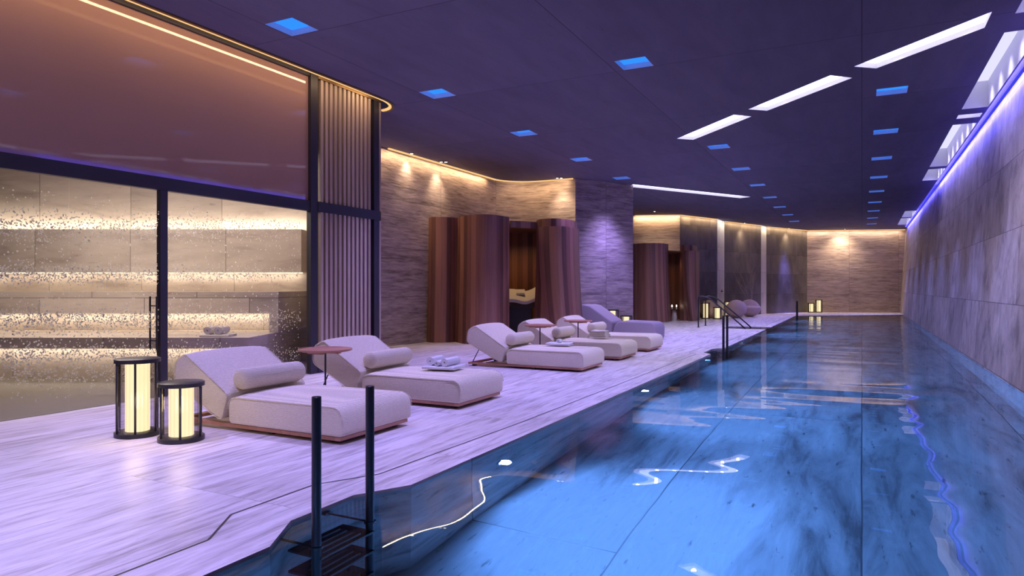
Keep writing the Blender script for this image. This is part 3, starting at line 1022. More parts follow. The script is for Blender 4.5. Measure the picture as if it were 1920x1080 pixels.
obj('slat_panel', slats(2.60, 4.50), M['slat'], scr)
obj('slat_panel', slats(0.06, 2.47), M['slat'], scr)
corner = [(0.045, 0.0), (0.045, 1.48)] + [(-0.40 + 0.445 * math.cos(a), 1.48 + 0.24 * math.sin(a)) for a in [math.radians(x) for x in range(9, 100, 9)]]
for z0, z1, nm, mt in ((2.465, 2.62, 'rail', 'frame'), (4.50, 4.60, 'rail', 'bronze'), (0.0, 0.08, 'rail', 'frame')):
    bm = bmesh.new()
    for a, b in zip(corner, corner[1:]):
        d = Vector(b) - Vector(a)
        box(bm, 0, d.length + 0.002, 0.0, 0.08, z0, z1, Matrix.Translation((a[0], a[1], 0)) @ Matrix.Rotation(math.atan2(d.y, d.x), 4, 'Z'))
    obj(nm, bm, M[mt], scr)
bm = box(bmesh.new(), -0.04, 0.04, 1.345, 1.475, 0.0, 4.55)
obj('post', bm, M['frame'], scr)

# condensation on the glass
random.seed(7)
bm = bmesh.new()
def drop(y, z, r):
    n = 6
    c = bm.verts.new((GX + 0.0005 + r * 0.34, y, z))
    a = [bm.verts.new((GX + 0.0005, y + r * math.cos(2 * math.pi * i / n), z + r * math.sin(2 * math.pi * i / n))) for i in range(n)]
    b = [bm.verts.new((GX + 0.0005 + r * 0.24, y + 0.72 * r * math.cos(2 * math.pi * i / n), z + 0.72 * r * math.sin(2 * math.pi * i / n))) for i in range(n)]
    for i in range(n):
        j = (i + 1) % n
        bm.faces.new((a[i], a[j], b[j], b[i]))
        bm.faces.new((b[i], b[j], c))
    bm.faces.new(list(reversed(a)))
cnt = 0
while cnt < 9500:
    y = random.uniform(3.4, 7.6)
    d = 2.9 + 0.89 * y * 1.0 + 0.45 * 0.0
    z = random.uniform(0.15, 2.3)
    # drop density imitates strip light: denser in bands where it shows drops, fading right
    t = (y - 3.4) / 4.2
    dens = 0.05
    reach = 3.39 + 0.89 * y
    for slope, wd, wt in ((0.088, 0.13, 0.6), (0.020, 0.085, 1.0), (-0.046, 0.11, 1.0), (-0.098, 0.09, 0.9), (-0.125, 0.10, 0.5)):
        dens += wt * math.exp(-((z - 1.3 - slope * reach) / wd) ** 2)
    dens *= (1.0 - 0.75 * t)
    if random.random() > dens or 5.3 < y < 5.41:
        continue
    drop(y, z, random.choice((0.005, 0.006, 0.008, 0.010)))
    cnt += 1
tag(obj('condensation', bm, M['drop'], smooth=True, sharp=80), 'water droplets of condensation on the steam room glass', 'condensation', kind='stuff')

# ------------------------------------------------------------------ loungers
SEAT = rounded([(0.69, 0.0), (0.69, 0.245), (-0.65, 0.24), (-0.645, 0.0)], [0.045, 0.15, 0.10, 0.05], 7)


def make_lounger():
    """origin on the deck under the middle of the seat; x towards the pool, y along the row"""
    t = thing('sun_lounger', '', 'sun lounger', (0, 0, 0), 0, 'cream sun loungers in a row beside the pool')
    # base frame: board under the seat, two rails running back under the raised backrest
    bm = bmesh.new()
    box(bm, -0.70, 0.655, -0.47, 0.47, 0.032, 0.062)
    for s in (-1, 1):
        box(bm, -1.37, -0.70, s * 0.47 - 0.07 * (s > 0), s * 0.47 + 0.07 * (s < 0), 0.032, 0.062)
    box(bm, -1.37, -1.29, -0.40, 0.40, 0.0325, 0.0615)
    obj('base', bm, M['base_wood'], t)
    for x in (-1.30, -0.2, 0.55):
        for s in (-1, 1):
            obj('foot', box(bmesh.new(), x - 0.03, x + 0.03, s * 0.38 - 0.03, s * 0.38 + 0.03, 0.0, 0.033), M['black'], t)
    # seat cushion
    bm = bmesh.new()
    def puff(x, z, q):
        e = 4 * q * (1 - q)
        top = max(0.0, min(1.0, (z - 0.10) / 0.13))
        lx = max(0.0, 1 - ((x - 0.02) / 0.69) ** 4)
        side = math.sin(math.pi * min(1, max(0, z / 0.24)))
        return (x + 0.012 * side * (1 if x > 0.5 else 0) * e, z + 0.066 + 0.055 * top * e ** 0.6 * lx)
    extrude_y(bm, SEAT, -0.485, 0.485, 12, puff)
    bevel(bm, 0.018, 3, 50)
    seat = obj('seat_cushion', bm, M['fabric'], t, smooth=True, sharp=70)
    bm = bmesh.new()
    for s in (-1, 1):
        pts = [(x, s * 0.486, z + 0.066) for x, z in SEAT if z > 0.05]
        obj('piping', tube(bmesh.new(), pts, 0.0035, 6), M['fabric'], seat, smooth=True)
    # raised backrest
    BK = rounded([(-0.655, 0.325), (-0.735, 0.085), (-0.90, 0.15), (-1.395, 0.40), (-1.37, 0.60), (-1.235, 0.675)],
                 [0.05, 0.05, 0.05, 0.10, 0.12, 0.06], 6)
    bm = bmesh.new()
    def puff2(x, z, q):
        e = (4 * q * (1 - q)) ** 0.6
        # push outwards along the slab's normal on the upper face only
        u = (z - 0.30) - (-(x + 0.66)) * 0.55
        k = max(0.0, min(1.0, (u + 0.02) / 0.08))
        return (x + 0.02 * k * e, z + 0.035 * k * e)
    extrude_y(bm, BK, -0.485, 0.485, 12, puff2)
    bevel(bm, 0.018, 3, 50)
    back = obj('backrest', bm, M['fabric'], t, smooth=True, sharp=70)
    bm = bmesh.new()
    for s in (-1, 1):
        obj('piping', tube(bmesh.new(), [(x, s * 0.486, z) for x, z in BK + BK[:1]], 0.0035, 6), M['fabric'], back, smooth=True)
    # thin steel stays holding the backrest up
    for s in (-1, 1):
        obj('stay', tube(bmesh.new(), [(-1.31, s * 0.43, 0.06), (-1.17, s * 0.43, 0.31)], 0.007, 8), M['black'], t, smooth=True)
    return t


LOUNGERS = [(-4.49, 4.84, 'nearest cream sun lounger, beside the two large lanterns'),
            (-4.49, 6.70, 'second cream sun lounger, carrying three rolled towels'),
            (-4.49, 10.30, 'third cream sun lounger, with a folded towel and one small roll on it'),
            (-4.49, 12.18, 'fourth cream sun lounger, with a stack of folded towels on it'),
            (-4.49, 14.05, 'fifth and farthest cream sun lounger, in front of the rounded lilac daybed')]
ln0 = make_lounger()
ln0.location = (LOUNGERS[0][0], LOUNGERS[0][1], 0)
ln0['label'] = LOUNGERS[0][2]
for x, y, lab in LOUNGERS[1:]:
    dup(ln0, (x, y, 0), 0, lab)

# bolsters
prof = [(0.0, -0.39), (0.055, -0.39), (0.088, -0.375), (0.10, -0.34), (0.103, 0.0), (0.10, 0.34), (0.088, 0.375), (0.055, 0.39), (0.0, 0.39)]
BL = ['nearest lounger', 'second lounger', 'third lounger', 'fourth lounger', 'fifth lounger']
b0 = None
for (x, y, _), nm in zip(LOUNGERS, BL):
    lab = f'cream cylindrical bolster cushion lying on the {nm}'
    if b0 is None:
        bm = lathe(bmesh.new(), prof, 28)
        bmesh.ops.rotate(bm, verts=bm.verts[:], cent=(0, 0, 0), matrix=Matrix.Rotation(math.pi / 2, 3, 'X'))
        b0 = obj('bolster', bm, M['fabric'], smooth=True, sharp=60)
        tag(b0, lab, 'cushion', 'bolster cushions on the loungers')
        b0.location = (x - 0.635, y + 0.01, 0.455)
    else:
        c = b0.copy()
        C.objects.link(c)
        c.location = (x - 0.635, y + 0.01, 0.455)
        c['label'] = lab


# towels
def folded(name, w, d, layers, loc, rotz, label, mat, tilt=0.0, group='folded towels'):
    """w across the fold (x), d along it (y)"""
    th = 0.016
    bm = bmesh.new()
    pr = []
    for k in range(layers):
        pass
    h = th * layers
    outer = rounded([(0, 0), (w, 0), (w, th), (0.03, th + 0.001), (0.03, h - th), (w * 0.985, h - th), (w * 0.985, h), (0, h)],
                    [0.012, 0.004, 0.004, 0.004, 0.004, 0.004, 0.004, 0.014], 3)
    extrude_y(bm, outer, -d / 2, d / 2, 6, lambda x, z, t: (x, z + (0.003 * math.sin(t * 9 + x * 20)) * (z > th)))
    bmesh.ops.translate(bm, verts=bm.verts[:], vec=(-w / 2, 0, 0))
    o = obj(name, bm, mat, smooth=True, sharp=50)
    o.location = loc
    o.rotation_euler = (0, tilt, rotz)
    tag(o, label, 'towel', group)
    return o


def rolled(R, L, loc, rotz, label, mat, group='rolled towels'):
    n = 60
    turns = 3.2
    pin, pout = [], []
    for i in range(n + 1):
        t = i / n
        a = t * turns * 2 * math.pi - 0.6
        r = 0.008 + (R - 0.014) * t
        th = (R - 0.014) / turns * 0.82
        pout.append(((r + th * 0.5 + 0.002) * math.cos(a), (r + th * 0.5 + 0.002) * math.sin(a)))
        pin.append(((max(r - th * 0.5, 0.002)) * math.cos(a), (max(r - th * 0.5, 0.002)) * math.sin(a)))
    bm = bmesh.new()
    rows = []
    for y in (-L / 2, -L / 2 + 0.01, L / 2 - 0.01, L / 2):
        rows.append(([bm.verts.new((x, y, z)) for x, z in pin], [bm.verts.new((x, y, z)) for x, z in pout]))
    for (i0, o0), (i1, o1) in zip(rows, rows[1:]):
        for k in range(n):
            bm.faces.new((o0[k], o0[k + 1], o1[k + 1], o1[k]))
            bm.faces.new((i0[k + 1], i0[k], i1[k], i1[k + 1]))
        bm.faces.new((o0[n], i0[n], i1[n], o1[n]))
        bm.faces.new((i0[0], o0[0], o1[0], i1[0]))
    for i0, o0 in (rows[0], rows[-1]):
        for k in range(n):
            bm.faces.new((i0[k], i0[k + 1], o0[k + 1], o0[k]))
    bmesh.ops.recalc_face_normals(bm, faces=bm.faces[:])
    o = obj('rolled_towel', bm, mat, smooth=True, sharp=50)
    o.location = (loc[0], loc[1], loc[2])
    o.rotation_euler = (0, 0, rotz)
    tag(o, label, 'towel', group)
    return o


TX, TY = -4.36, 6.76
folded('folded_towel', 0.36, 0.40, 2, (TX, TY, 0.362), math.radians(90 + 8), 'folded white towel lying under the three rolls on the second lounger', M['towel'])
rolled(0.055, 0.30, (TX - 0.13, TY + 0.02, 0.450), math.radians(8), 'left and largest rolled white towel on the second lounger', M['towel'])
rolled(0.036, 0.24, (TX - 0.025, TY - 0.03, 0.431), math.radians(8), 'small rolled white towel between two larger rolls on the second lounger', M['towel'])
rolled(0.052, 0.30, (TX + 0.085, TY + 0.01, 0.447), math.radians(4), 'right rolled white towel with a clear spiral end on the second lounger', M['towel'])
folded('folded_towel', 0.30, 0.40, 2, (-4.45, 10.42, 0.362), math.radians(90 + 5), 'folded white towel under the small roll on the third lounger', M['towel'])
rolled(0.033, 0.16, (-4.47, 10.44, 0.428), math.radians(6), 'small rolled white towel alone on a folded one on the third lounger', M['towel'])
for k, (dx, rz, lab) in enumerate(((0, 92, 'lowest folded cream towel of the stack on the fourth lounger'),
                                   (0.008, 88, 'second folded cream towel from the bottom of the stack on the fourth lounger'),
                                   (-0.006, 91, 'third folded cream towel from the bottom of the stack on the fourth lounger'),
                                   (0.0, 94, 'topmost cream towel, with a turned-up corner, of the stack on the fourth lounger'))):
    folded('folded_towel', 0.27, 0.31 - 0.01 * k, 2, (-4.42 + dx, 12.28, 0.362 + 0.034 * k), math.radians(rz), lab, M['towel_cream'], group='stack of folded towels')
folded('folded_towel', 0.30, 0.40, 2, SR(-4.12, 9.58) + (0.621,), YAW + math.pi / 2, 'folded towel on the lowest steam room bench', M['towel_cream'])
rolled(0.06, 0.26, SR(-4.22, 9.58) + (0.715,), YAW, 'left rolled towel on the steam room bench behind the glass', M['towel_cream'])
rolled(0.06, 0.26, SR(-4.07, 9.58) + (0.715,), YAW, 'right rolled towel on the steam room bench behind the glass', M['towel_cream'])

# side tables
def make_table():
    t = thing('side_table', '', 'side table', (0, 0, 0), 0, 'round side tables between the loungers')
    bm = lathe(bmesh.new(), [(0, 0.612), (0.275, 0.612), (0.288, 0.618), (0.29, 0.63), (0.286, 0.636), (0.272, 0.634), (0.268, 0.628), (0, 0.628)], 48, cap=False)
    top = obj('tabletop', bm, M['base_wood'], t, smooth=True, sharp=35)
    bm = bmesh.new()
    for s in (-1, 1):
        box(bm, -0.10, 0.10, s * 0.14 - 0.03, s * 0.14 + 0.03, 0.585, 0.613)
    box(bm, -0.2, 0.2, -0.03, 0.03, 0.588, 0.6125)
    obj('batten', bm, M['base_wood'], top)
    obj('stem', tube(bmesh.new(), [(0, 0, 0.01), (0, 0, 0.59)], 0.0105, 12), M['black'], t, smooth=True, sharp=40)
    obj('foot_plate', lathe(bmesh.new(), [(0, 0), (0.15, 0), (0.15, 0.008), (0.145, 0.011), (0, 0.011)], 40, cap=False), M['black'], t, smooth=True, sharp=40)
    return t


t0 = make_table()
t0.location = (-5.246, 5.74, 0)
t0['label'] = 'round terracotta side table between the nearest and second loungers'
dup(t0, (-5.19, 11.24, 0), 0.5, 'round terracotta side table between the third and fourth loungers')
dup(t0, (-5.20, 13.13, 0), 1.0, 'round terracotta side table between the fourth and fifth loungers')


# lanterns
def make_lantern(h, R=0.185):
    t = thing('lantern', '', 'lantern', (0, 0, 0), 0, 'round glass lanterns')
    bm = lathe(bmesh.new(), [(0, 0), (R, 0), (R, 0.036), (R - 0.012, 0.042), (0, 0.042)], 40, cap=False)
    obj('base', bm, M['black'], t, smooth=True, sharp=35)
    bm = lathe(bmesh.new(), [(0, h - 0.036), (R, h - 0.036), (R, h - 0.004), (R - 0.008, h), (0, h)], 40, cap=False)
    obj('lid', bm, M['black'], t, smooth=True, sharp=35)
    for k in range(6):
        a = math.radians(60 * k + 20)
        bm = tube(bmesh.new(), [((R - 0.012) * math.cos(a), (R - 0.012) * math.sin(a), 0.03), ((R - 0.012) * math.cos(a), (R - 0.012) * math.sin(a), h - 0.03)], 0.0095, 8)
        obj('post', bm, M['black'], t, smooth=True)
    # fluted glass cylinder
    bm = bmesh.new()
    n = 30
    r0 = R - 0.028
    pr = []
    for i in range(n * 3):
        a = 2 * math.pi * i / (n * 3)
        r = r0 - (0.009 if i % 3 == 0 else 0.0)
        pr.append((r * math.cos(a), r * math.sin(a)))
    lo = [bm.verts.new((x, y, 0.042)) for x, y in pr]
    hi = [bm.verts.new((x, y, h - 0.037)) for x, y in pr]
    for i in range(len(pr)):
        j = (i + 1) % len(pr)
        bm.faces.new((lo[i], lo[j], hi[j], hi[i]))
    obj('glass', bm, M['lantern_glass'], t, smooth=True)
    bm = lathe(bmesh.new(), [(0, 0.043), (0.098, 0.043), (0.098, h - 0.038), (0, h - 0.038)], 28, cap=False)
    obj('candle', bm, M['candle'], t, smooth=True, sharp=40)
    return t


tall = make_lantern(0.68)
short = make_lantern(0.50)
tall.location = (-5.703, 3.864, 0)
tall['label'] = 'tall glass lantern beside the steam room door'
short.location = (-5.181, 3.907, 0)
short['label'] = 'shorter glass lantern at the head of the nearest lounger'
for src, x, y, lab in ((tall, -7.133, 20.40, 'taller lantern against the travertine pillar behind the lilac daybed'),
                       (short, -6.50, 20.55, 'shorter lantern at the right corner of the travertine pillar'),
                       (tall, -5.887, 29.457, 'tall lantern behind the upright posts of the stair handrails'),
                       (short, -5.389, 29.376, 'short lantern behind the sloping stair handrails'),
                       (tall, -5.45, 32.3, 'tall lantern at the foot of the marble reveal behind the handrails'),
                       (short, -2.40, 39.62, 'shorter of the two lanterns at the far travertine wall'),
                       (tall, -2.04, 39.82, 'taller of the two lanterns at the far travertine wall')):
    if lab.startswith('taller lantern against'):
        x, y = -6.42, 18.92
    if lab.startswith('shorter lantern at the right'):
        x, y = -6.16, 19.38
    r = dup(src, (x, y, 0), 0, lab)
for x, y, h, pw in ((-5.703, 3.864, 0.68, 7), (-5.181, 3.907, 0.5, 6)):
    lamp('POINT', (x + 0.26, y - 0.2, 0.3), pw * 0.3, (1.0, 0.75, 0.4), radius=0.08)

# ------------------------------------------------------------------ pool ladders and stair handrails
def make_ladder(w, top=0.74):
    """two posts standing in the pool a little off the wall, treads between them under water"""
    t = thing('pool_ladder', '', 'pool ladder', (0, 0, 0), 0, 'black pool ladders')
    for s in (-0.5, 0.5):
        y = s * w
        p = obj('post', tube(bmesh.new(), [(0, y, -1.30), (0, y, top - 0.003), (0, y, top)], [0.025, 0.025, 0.022], 20), M['black'], t, smooth=True, sharp=40)
        for z in (-0.07, -0.9):
            bm = bmesh.new()
            tube(bm, [(-0.02, y, z), (-0.30, y, z)], 0.012, 10)
            tube(bm, [(0, y, z - 0.018), (0, y, z + 0.018)], 0.034, 18)
            tube(bm, [(-0.325, y, z), (-0.30, y, z)], 0.035, 14)
            obj('wall_bracket', bm, M['black'], p, smooth=True, sharp=40)
    for k in range(4):
        z = -0.20 - 0.28 * k
        bm = bmesh.new()
        y0, y1 = -w / 2 + 0.02, w / 2 - 0.02
        box(bm, -0.20, 0.035, y0 - 0.02, y0 + 0.035, z - 0.03, z)
        box(bm, -0.20, 0.035, y1 - 0.035, y1 + 0.02, z - 0.03, z)
        for q in range(5):
            x = -0.20 + 0.05 * q
            box(bm, x, x + 0.033, y0 + 0.03, y1 - 0.03, z - 0.029, z - 0.001)
        obj('tread', bm, M['black'], t)
    return t


l1 = make_ladder(0.43)
l1.location = (-2.505, 2.89, 0)
l1['label'] = 'black pool ladder in the foreground with treads visible under water'
dup(l1, (-2.50, 14.5, 0), 0, 'black pool ladder half way along the pool, beyond the loungers')
dup(l1, (-2.48, 31.7, 0), 0, 'black pool ladder at the far end of the pool edge')


def rail(pts, r, name, label):
    t = thing(name, label, 'handrail', (pts[0][0], pts[0][1], 0), 0, 'black stair handrails')
    loc = Vector((pts[0][0], pts[0][1], 0))
    P = []
    pv = [Vector(p) - loc for p in pts]
    for i, p in enumerate(pv):
        if 0 < i < len(pv) - 1:
            a = (pv[i - 1] - p).normalized() * 0.14; b = (pv[i + 1] - p).normalized() * 0.14
            for k in range(7):
                q = k / 6
                P.append((1 - q) ** 2 * (p + a) + 2 * q * (1 - q) * p + q * q * (p + b))
        else:
            P.append(p)
    obj('bar', tube(bmesh.new(), P, r, 14), M['black'], t, smooth=True, sharp=40)
    obj('flange', lathe(bmesh.new(), [(0, 0), (0.05, 0), (0.05, 0.008), (0, 0.008)], 20, cap=False), M['black'], t)
    return t


rail([(-4.80, 22.85, 0.0), (-4.80, 22.85, 1.05), (-4.45, 22.85, 0.98), (-3.32, 22.85, 0.0), (-3.10, 22.85, -0.25)], 0.022, 'stair_handrail', 'nearer sloping black handrail of the pool stairs')
rail([(-4.80, 24.0, 0.0), (-4.80, 24.0, 1.05), (-4.45, 24.0, 0.98), (-3.32, 24.0, 0.0), (-3.10, 24.0, -0.25)], 0.022, 'stair_handrail', 'farther sloping black handrail of the pool stairs')

# underwater lights along the left pool wall
uw0 = None
for k, y in enumerate([0.6, 4.95, 9.0, 13.2, 17.6, 22.0, 26.4, 30.8]):
    lab = ['round underwater pool light hidden below the front of the picture', 'round underwater pool light just past the foreground ladder', 'round underwater pool light level with the third lounger',
           'round underwater pool light just before the second ladder', 'round underwater pool light past the second ladder', 'round underwater pool light just before the stair notch',
           'round underwater pool light past the stair notch', 'round underwater pool light near the far ladder'][k]
    if uw0 is None:
        uw0 = thing('pool_light', lab, 'pool light', (-2.65, y, -0.45), 0, 'underwater lights in the pool wall')
        bm = lathe(bmesh.new(), [(0.045, 0.0), (0.06, 0.0), (0.06, 0.012), (0.045, 0.012)], 20)
        bmesh.ops.rotate(bm, verts=bm.verts[:], cent=(0, 0, 0), matrix=Matrix.Rotation(math.pi / 2, 3, 'Y'))
        obj('rim', bm, M['chrome'], uw0)
        bm = lathe(bmesh.new(), [(0, 0.0125), (0.04, 0.0125)], 20, cap=False)
        bmesh.ops.rotate(bm, verts=bm.verts[:], cent=(0, 0, 0), matrix=Matrix.Rotation(math.pi / 2, 3, 'Y'))
        obj('lens', bm, M['uw'], uw0)
    else:
        dup(uw0, (-2.65 - 0.004 * k * (k > 4), y, -0.45), 0, lab)
    lamp('SPOT', (-2.60, y, -0.42), P_WATER * (1.0 if k < 4 else 0.65), (0.115, 0.31, 0.95), target=(1.5, y + 0.0, -1.0), angle=176, blend=1.0, radius=0.05)

# ------------------------------------------------------------------ wooden pods
def shell(name, bot, topp, z0, z1, mat, parent, thick=0.05, seg=6, lean=8):
    """curved plank shell between a foot line and a head line"""
    B = catmull([(x, y, 0) for x, y in bot], seg)
    T = catmull([(x, y, 0) for x, y in topp], seg)
    bm = bmesh.new()
    uv = bm.loops.layers.uv.new('UVMap')
    n = len(B)
    us = [0.0]
    for i in range(1, n):
        us.append(us[-1] + (B[i] - B[i - 1]).length)
    def nor(L, i):
        d = (L[min(i + 1, n - 1)] - L[max(i - 1, 0)]).normalized()
        return Vector((-d.y, d.x, 0))
    rows = []
    for k in range(lean + 1):
        t = k / lean
        e = 1 - (1 - t) ** 2          # flares towards the foot
        z = z0 + (z1 - z0) * t
        f = []; b = []
        for i in range(n):
            p = B[i].lerp(T[i], e)
            f.append(bm.verts.new((p.x, p.y, z)))
            q = p + (nor(B, i)) * thick
            b.append(bm.verts.new((q.x, q.y, z)))
        rows.append((f, b, z))
    def face(vs, uvs):
        fc = bm.faces.new(vs)
        for l, c in zip(fc.loops, uvs):
            l[uv].uv = c
    for (f0, b0_, za), (f1, b1_, zb) in zip(rows, rows[1:]):
        for i in range(n - 1):
            q = ((us[i], za), (us[i + 1], za), (us[i + 1], zb), (us[i], zb))
            face((f0[i], f0[i + 1], f1[i + 1], f1[i]), q)
            face((b0_[i + 1], b0_[i], b1_[i], b1_[i + 1]), (q[1], q[0], q[3], q[2]))
        for i in (0, n - 1):
            face((f0[i], b0_[i], b1_[i], f1[i]), ((0, za), (0.05, za), (0.05, zb), (0, zb)))
    for f, b, z in (rows[0], rows[-1]):
        for i in range(n - 1):
            face((f[i], f[i + 1], b[i + 1], b[i]), ((us[i], 0), (us[i + 1], 0), (us[i + 1], 0.05), (us[i], 0.05)))
    bmesh.ops.recalc_face_normals(bm, faces=bm.faces[:])
    return obj(name, bm, mat, parent, smooth=True, sharp=50)


pod = thing('treatment_pod', 'nearer tall curved walnut pod with an open doorway, standing against the travertine wall', 'pod', (0, 0, 0), 0, 'curved wooden treatment pods')
At = [(-9.76, 14.2), (-9.36, 13.743), (-9.049, 13.72), (-8.825, 13.89), (-8.70, 14.25)]
Ab = [(-9.788, 14.1), (-9.361, 13.631), (-9.027, 13.62), (-8.794, 13.80), (-8.70, 14.25)]
Bt = [(-8.707, 14.10), (-8.325, 13.77), (-7.975, 13.667), (-7.709, 13.747), (-7.552, 14.052), (-7.537, 14.566)]
Bb = [(-8.764, 14.06), (-8.332, 13.70), (-7.972, 13.60), (-7.685, 13.69), (-7.528, 14.008), (-7.537, 14.566)]
# move the left shell clear of the wall face
At = [(max(x, -9.30), y) for x, y in At]; Ab = [(max(x, -9.31), y) for x, y in Ab]
At[0] = (-9.31, 13.76); Ab[0] = (-9.32, 13.68); At[1] = (-9.2, 13.70); Ab[1] = (-9.2, 13.615)
shell('wall_panel', Ab, At, 0, 3.0, M['wood'], pod)
shell('wall_panel', Bb, Bt, 0, 3.0, M['wood'], pod)
Ct = [(-7.125, 15.226), (-6.837, 15.037), (-6.568, 15.062), (-6.398, 15.318), (-6.357, 15.732), (-6.485, 16.341)]
Cb = [(-7.164, 15.094), (-6.841, 14.922), (-6.57, 15.005), (-6.378, 15.272), (-6.345, 15.738), (-6.461, 16.353)]
shell('wall_panel', Cb, Ct, 0, 2.97, M['wood'], pod)
Dt = [(-6.931, 14.932), (-6.698, 14.883), (-6.431, 14.908), (-6.263, 15.162), (-6.235, 15.57), (-6.375, 16.173)]
Db = [(-6.602, 14.764), (-6.385, 14.706), (-6.166, 14.763), (-6.041, 15.051), (-6.034, 15.448), (-6.218, 16.14)]
shell('leaning_panel', Db, Dt, 0, 2.77, M['wood'], pod)
inner = [(-8.853, 14.5), (-8.898, 15.666), (-8.584, 16.276), (-8.052, 16.662), (-7.456, 16.742), (-6.842, 16.383), (-6.55, 16.3)]
shell('inner_wall', inner, inner, 0, 2.9, M['wood_inner'], pod)
bm = bmesh.new()
rp = [(-8.65, 14.25), (-8.3, 13.95), (-7.95, 13.82), (-7.72, 13.95), (-7.62, 14.55), (-7.12, 15.3), (-6.85, 15.12), (-6.55, 15.2), (-6.46, 15.7), (-6.6, 16.3), (-7.45, 16.78), (-8.05, 16.7), (-8.6, 16.3), (-8.9, 15.6)]
vs0 = [bm.verts.new((x, y, 2.80)) for x, y in rp]; vs1 = [bm.verts.new((x, y, 2.86)) for x, y in rp]
bm.faces.new(list(reversed(vs0))); bm.faces.new(vs1)
for i in range(len(rp)):
    bm.faces.new((vs0[i], vs0[(i + 1) % len(rp)], vs1[(i + 1) % len(rp)], vs1[i]))
bmesh.ops.recalc_face_normals(bm, faces=bm.faces[:])
obj('roof', bm, M['wood_inner'], pod)
bm = bmesh.new()
a = Vector((-7.53, 14.60)); b = Vector((-7.13, 15.22)); d = b - a
uvbox(bm, 0, d.length, -0.02, 0.03, 2.76, 2.92, Matrix.Translation((a.x, a.y, 0)) @ Matrix.Rotation(math.atan2(d.y, d.x), 4, 'Z'))
obj('lintel', bm, M['wood'], pod)
lamp('SPOT', (-7.75, 15.7, 2.76), 32, (1.0, 0.64, 0.34), angle=150, blend=1.0, radius=0.03, rotz=0.4)

pod2 = thing('treatment_pod', 'farther curved walnut pod beside the dark slate wall', 'pod', (0, 0, 0), 0, 'curved wooden treatment pods')
shell('wall_panel', [(-8.328, 26.184), (-7.79, 25.561), (-7.275, 25.375), (-6.861, 25.587), (-6.667, 26.024), (-6.643, 26.71)],
      [(-8.321, 26.3), (-7.849, 25.755), (-7.367, 25.552), (-6.991, 25.689), (-6.784, 26.076), (-6.764, 26.648)], 0, 3.02, M['wood'], pod2)
shell('wall_panel', [(-6.539, 27.55), (-6.278, 27.346), (-6.089, 27.443), (-5.965, 27.844), (-6.0, 28.613)],
      [(-6.544, 27.66), (-6.302, 27.447), (-6.112, 27.544), (-6.025, 27.926), (-6.039, 28.593)], 0, 3.02, M['wood'], pod2)
shell('leaning_panel', [(-6.12, 27.203), (-5.963, 27.059), (-5.851, 27.116), (-5.803, 27.478), (-5.897, 28.328)],
      [(-6.392, 27.288), (-6.195, 27.165), (-6.007, 27.261), (-5.903, 27.651), (-5.928, 28.425)], 0, 2.78, M['wood'], pod2)
shell('inner_wall', [(-7.9, 26.6), (-7.75, 27.6), (-7.25, 28.3), (-6.75, 28.6), (-6.2, 28.62)], [(-7.9, 26.6), (-7.75, 27.6), (-7.25, 28.3), (-6.75, 28.6), (-6.2, 28.62)], 0, 2.8, M['wood_inner'], pod2)
bm = bmesh.new()
rp = [(-7.9, 26.3), (-7.3, 25.7), (-6.9, 26.0), (-6.75, 26.65), (-6.5, 27.7), (-6.15, 27.6), (-6.15, 28.5), (-6.75, 28.62), (-7.3, 28.3), (-7.8, 27.5)]
vs0 = [bm.verts.new((x, y, 2.72)) for x, y in rp]; vs1 = [bm.verts.new((x, y, 2.78)) for x, y in rp]
bm.faces.new(list(reversed(vs0))); bm.faces.new(vs1)
for i in range(len(rp)):
    bm.faces.new((vs0[i], vs0[(i + 1) % len(rp)], vs1[(i + 1) % len(rp)], vs1[i]))
bmesh.ops.recalc_face_normals(bm, faces=bm.faces[:])
obj('roof', bm, M['wood_inner'], pod2)
lamp('SPOT', (-7.0, 27.5, 2.68), 12, (1.0, 0.60, 0.28), angle=150, blend=1.0, radius=0.03, rotz=0.4)

# treatment bed seen through the nearer doorway
ROT = Matrix.Rotation(YAW, 4, 'Z')
bed = thing('treatment_bed', 'white padded treatment bed with a raised head inside the nearer pod', 'bed', (-7.72, 15.75, 0), YAW)
pf = rounded([(-0.55, 0.98), (-0.32, 1.02), (-0.05, 0.93), (0.28, 1.08), (0.62, 1.26), (0.60, 1.18), (0.30, 0.98), (0.0, 0.84), (-0.30, 0.88), (-0.55, 0.86)], 0.05, 3)
bm = bmesh.new()
P = catmull([(-0.55, 0, 1.03), (-0.25, 0, 1.02), (0.0, 0, 0.97), (0.20, 0, 1.02), (0.45, 0, 1.16)], 6)
rows = []
for p in P:
    rows.append([bm.verts.new((p.x, y, p.z + dz)) for y, dz in ((-0.33, -0.09), (-0.33, 0.0), (0.33, 0.26), (0.33, 0.12))])
for r0, r1 in zip(rows, rows[1:]):
    for i in range(4):
        bm.faces.new((r0[i], r0[(i + 1) % 4], r1[(i + 1) % 4], r1[i]))
bm.faces.new(rows[0]); bm.faces.new(list(reversed(rows[-1])))
bmesh.ops.recalc_face_normals(bm, faces=bm.faces[:])
bevel(bm, 0.02, 2, 50)
obj('mattress', bm, M['white'], bed, smooth=True, sharp=45)
bm = box(bmesh.new(), -0.50, 0.18, -0.24, 0.30, 0.08, 0.86)
bevel(bm, 0.03, 2)
obj('pedestal', bm, M['black'], bed)
bm = box(bmesh.new(), -0.36, 0.40, -0.27, 0.31, 0.80, 0.93)
bevel(bm, 0.03, 2)
obj('frame', bm, M['brown'], bed)
obj('foot', box(bmesh.new(), -0.55, 0.25, -0.3, 0.35, 0.0, 0.08), M['black'], bed)
bm = box(bmesh.new(), -0.11, 0.11, -0.14, 0.14, -0.02, 0.035)
bevel(bm, 0.015, 2)
pil = obj('headrest_pillow', bm, M['white'], smooth=True, sharp=40)
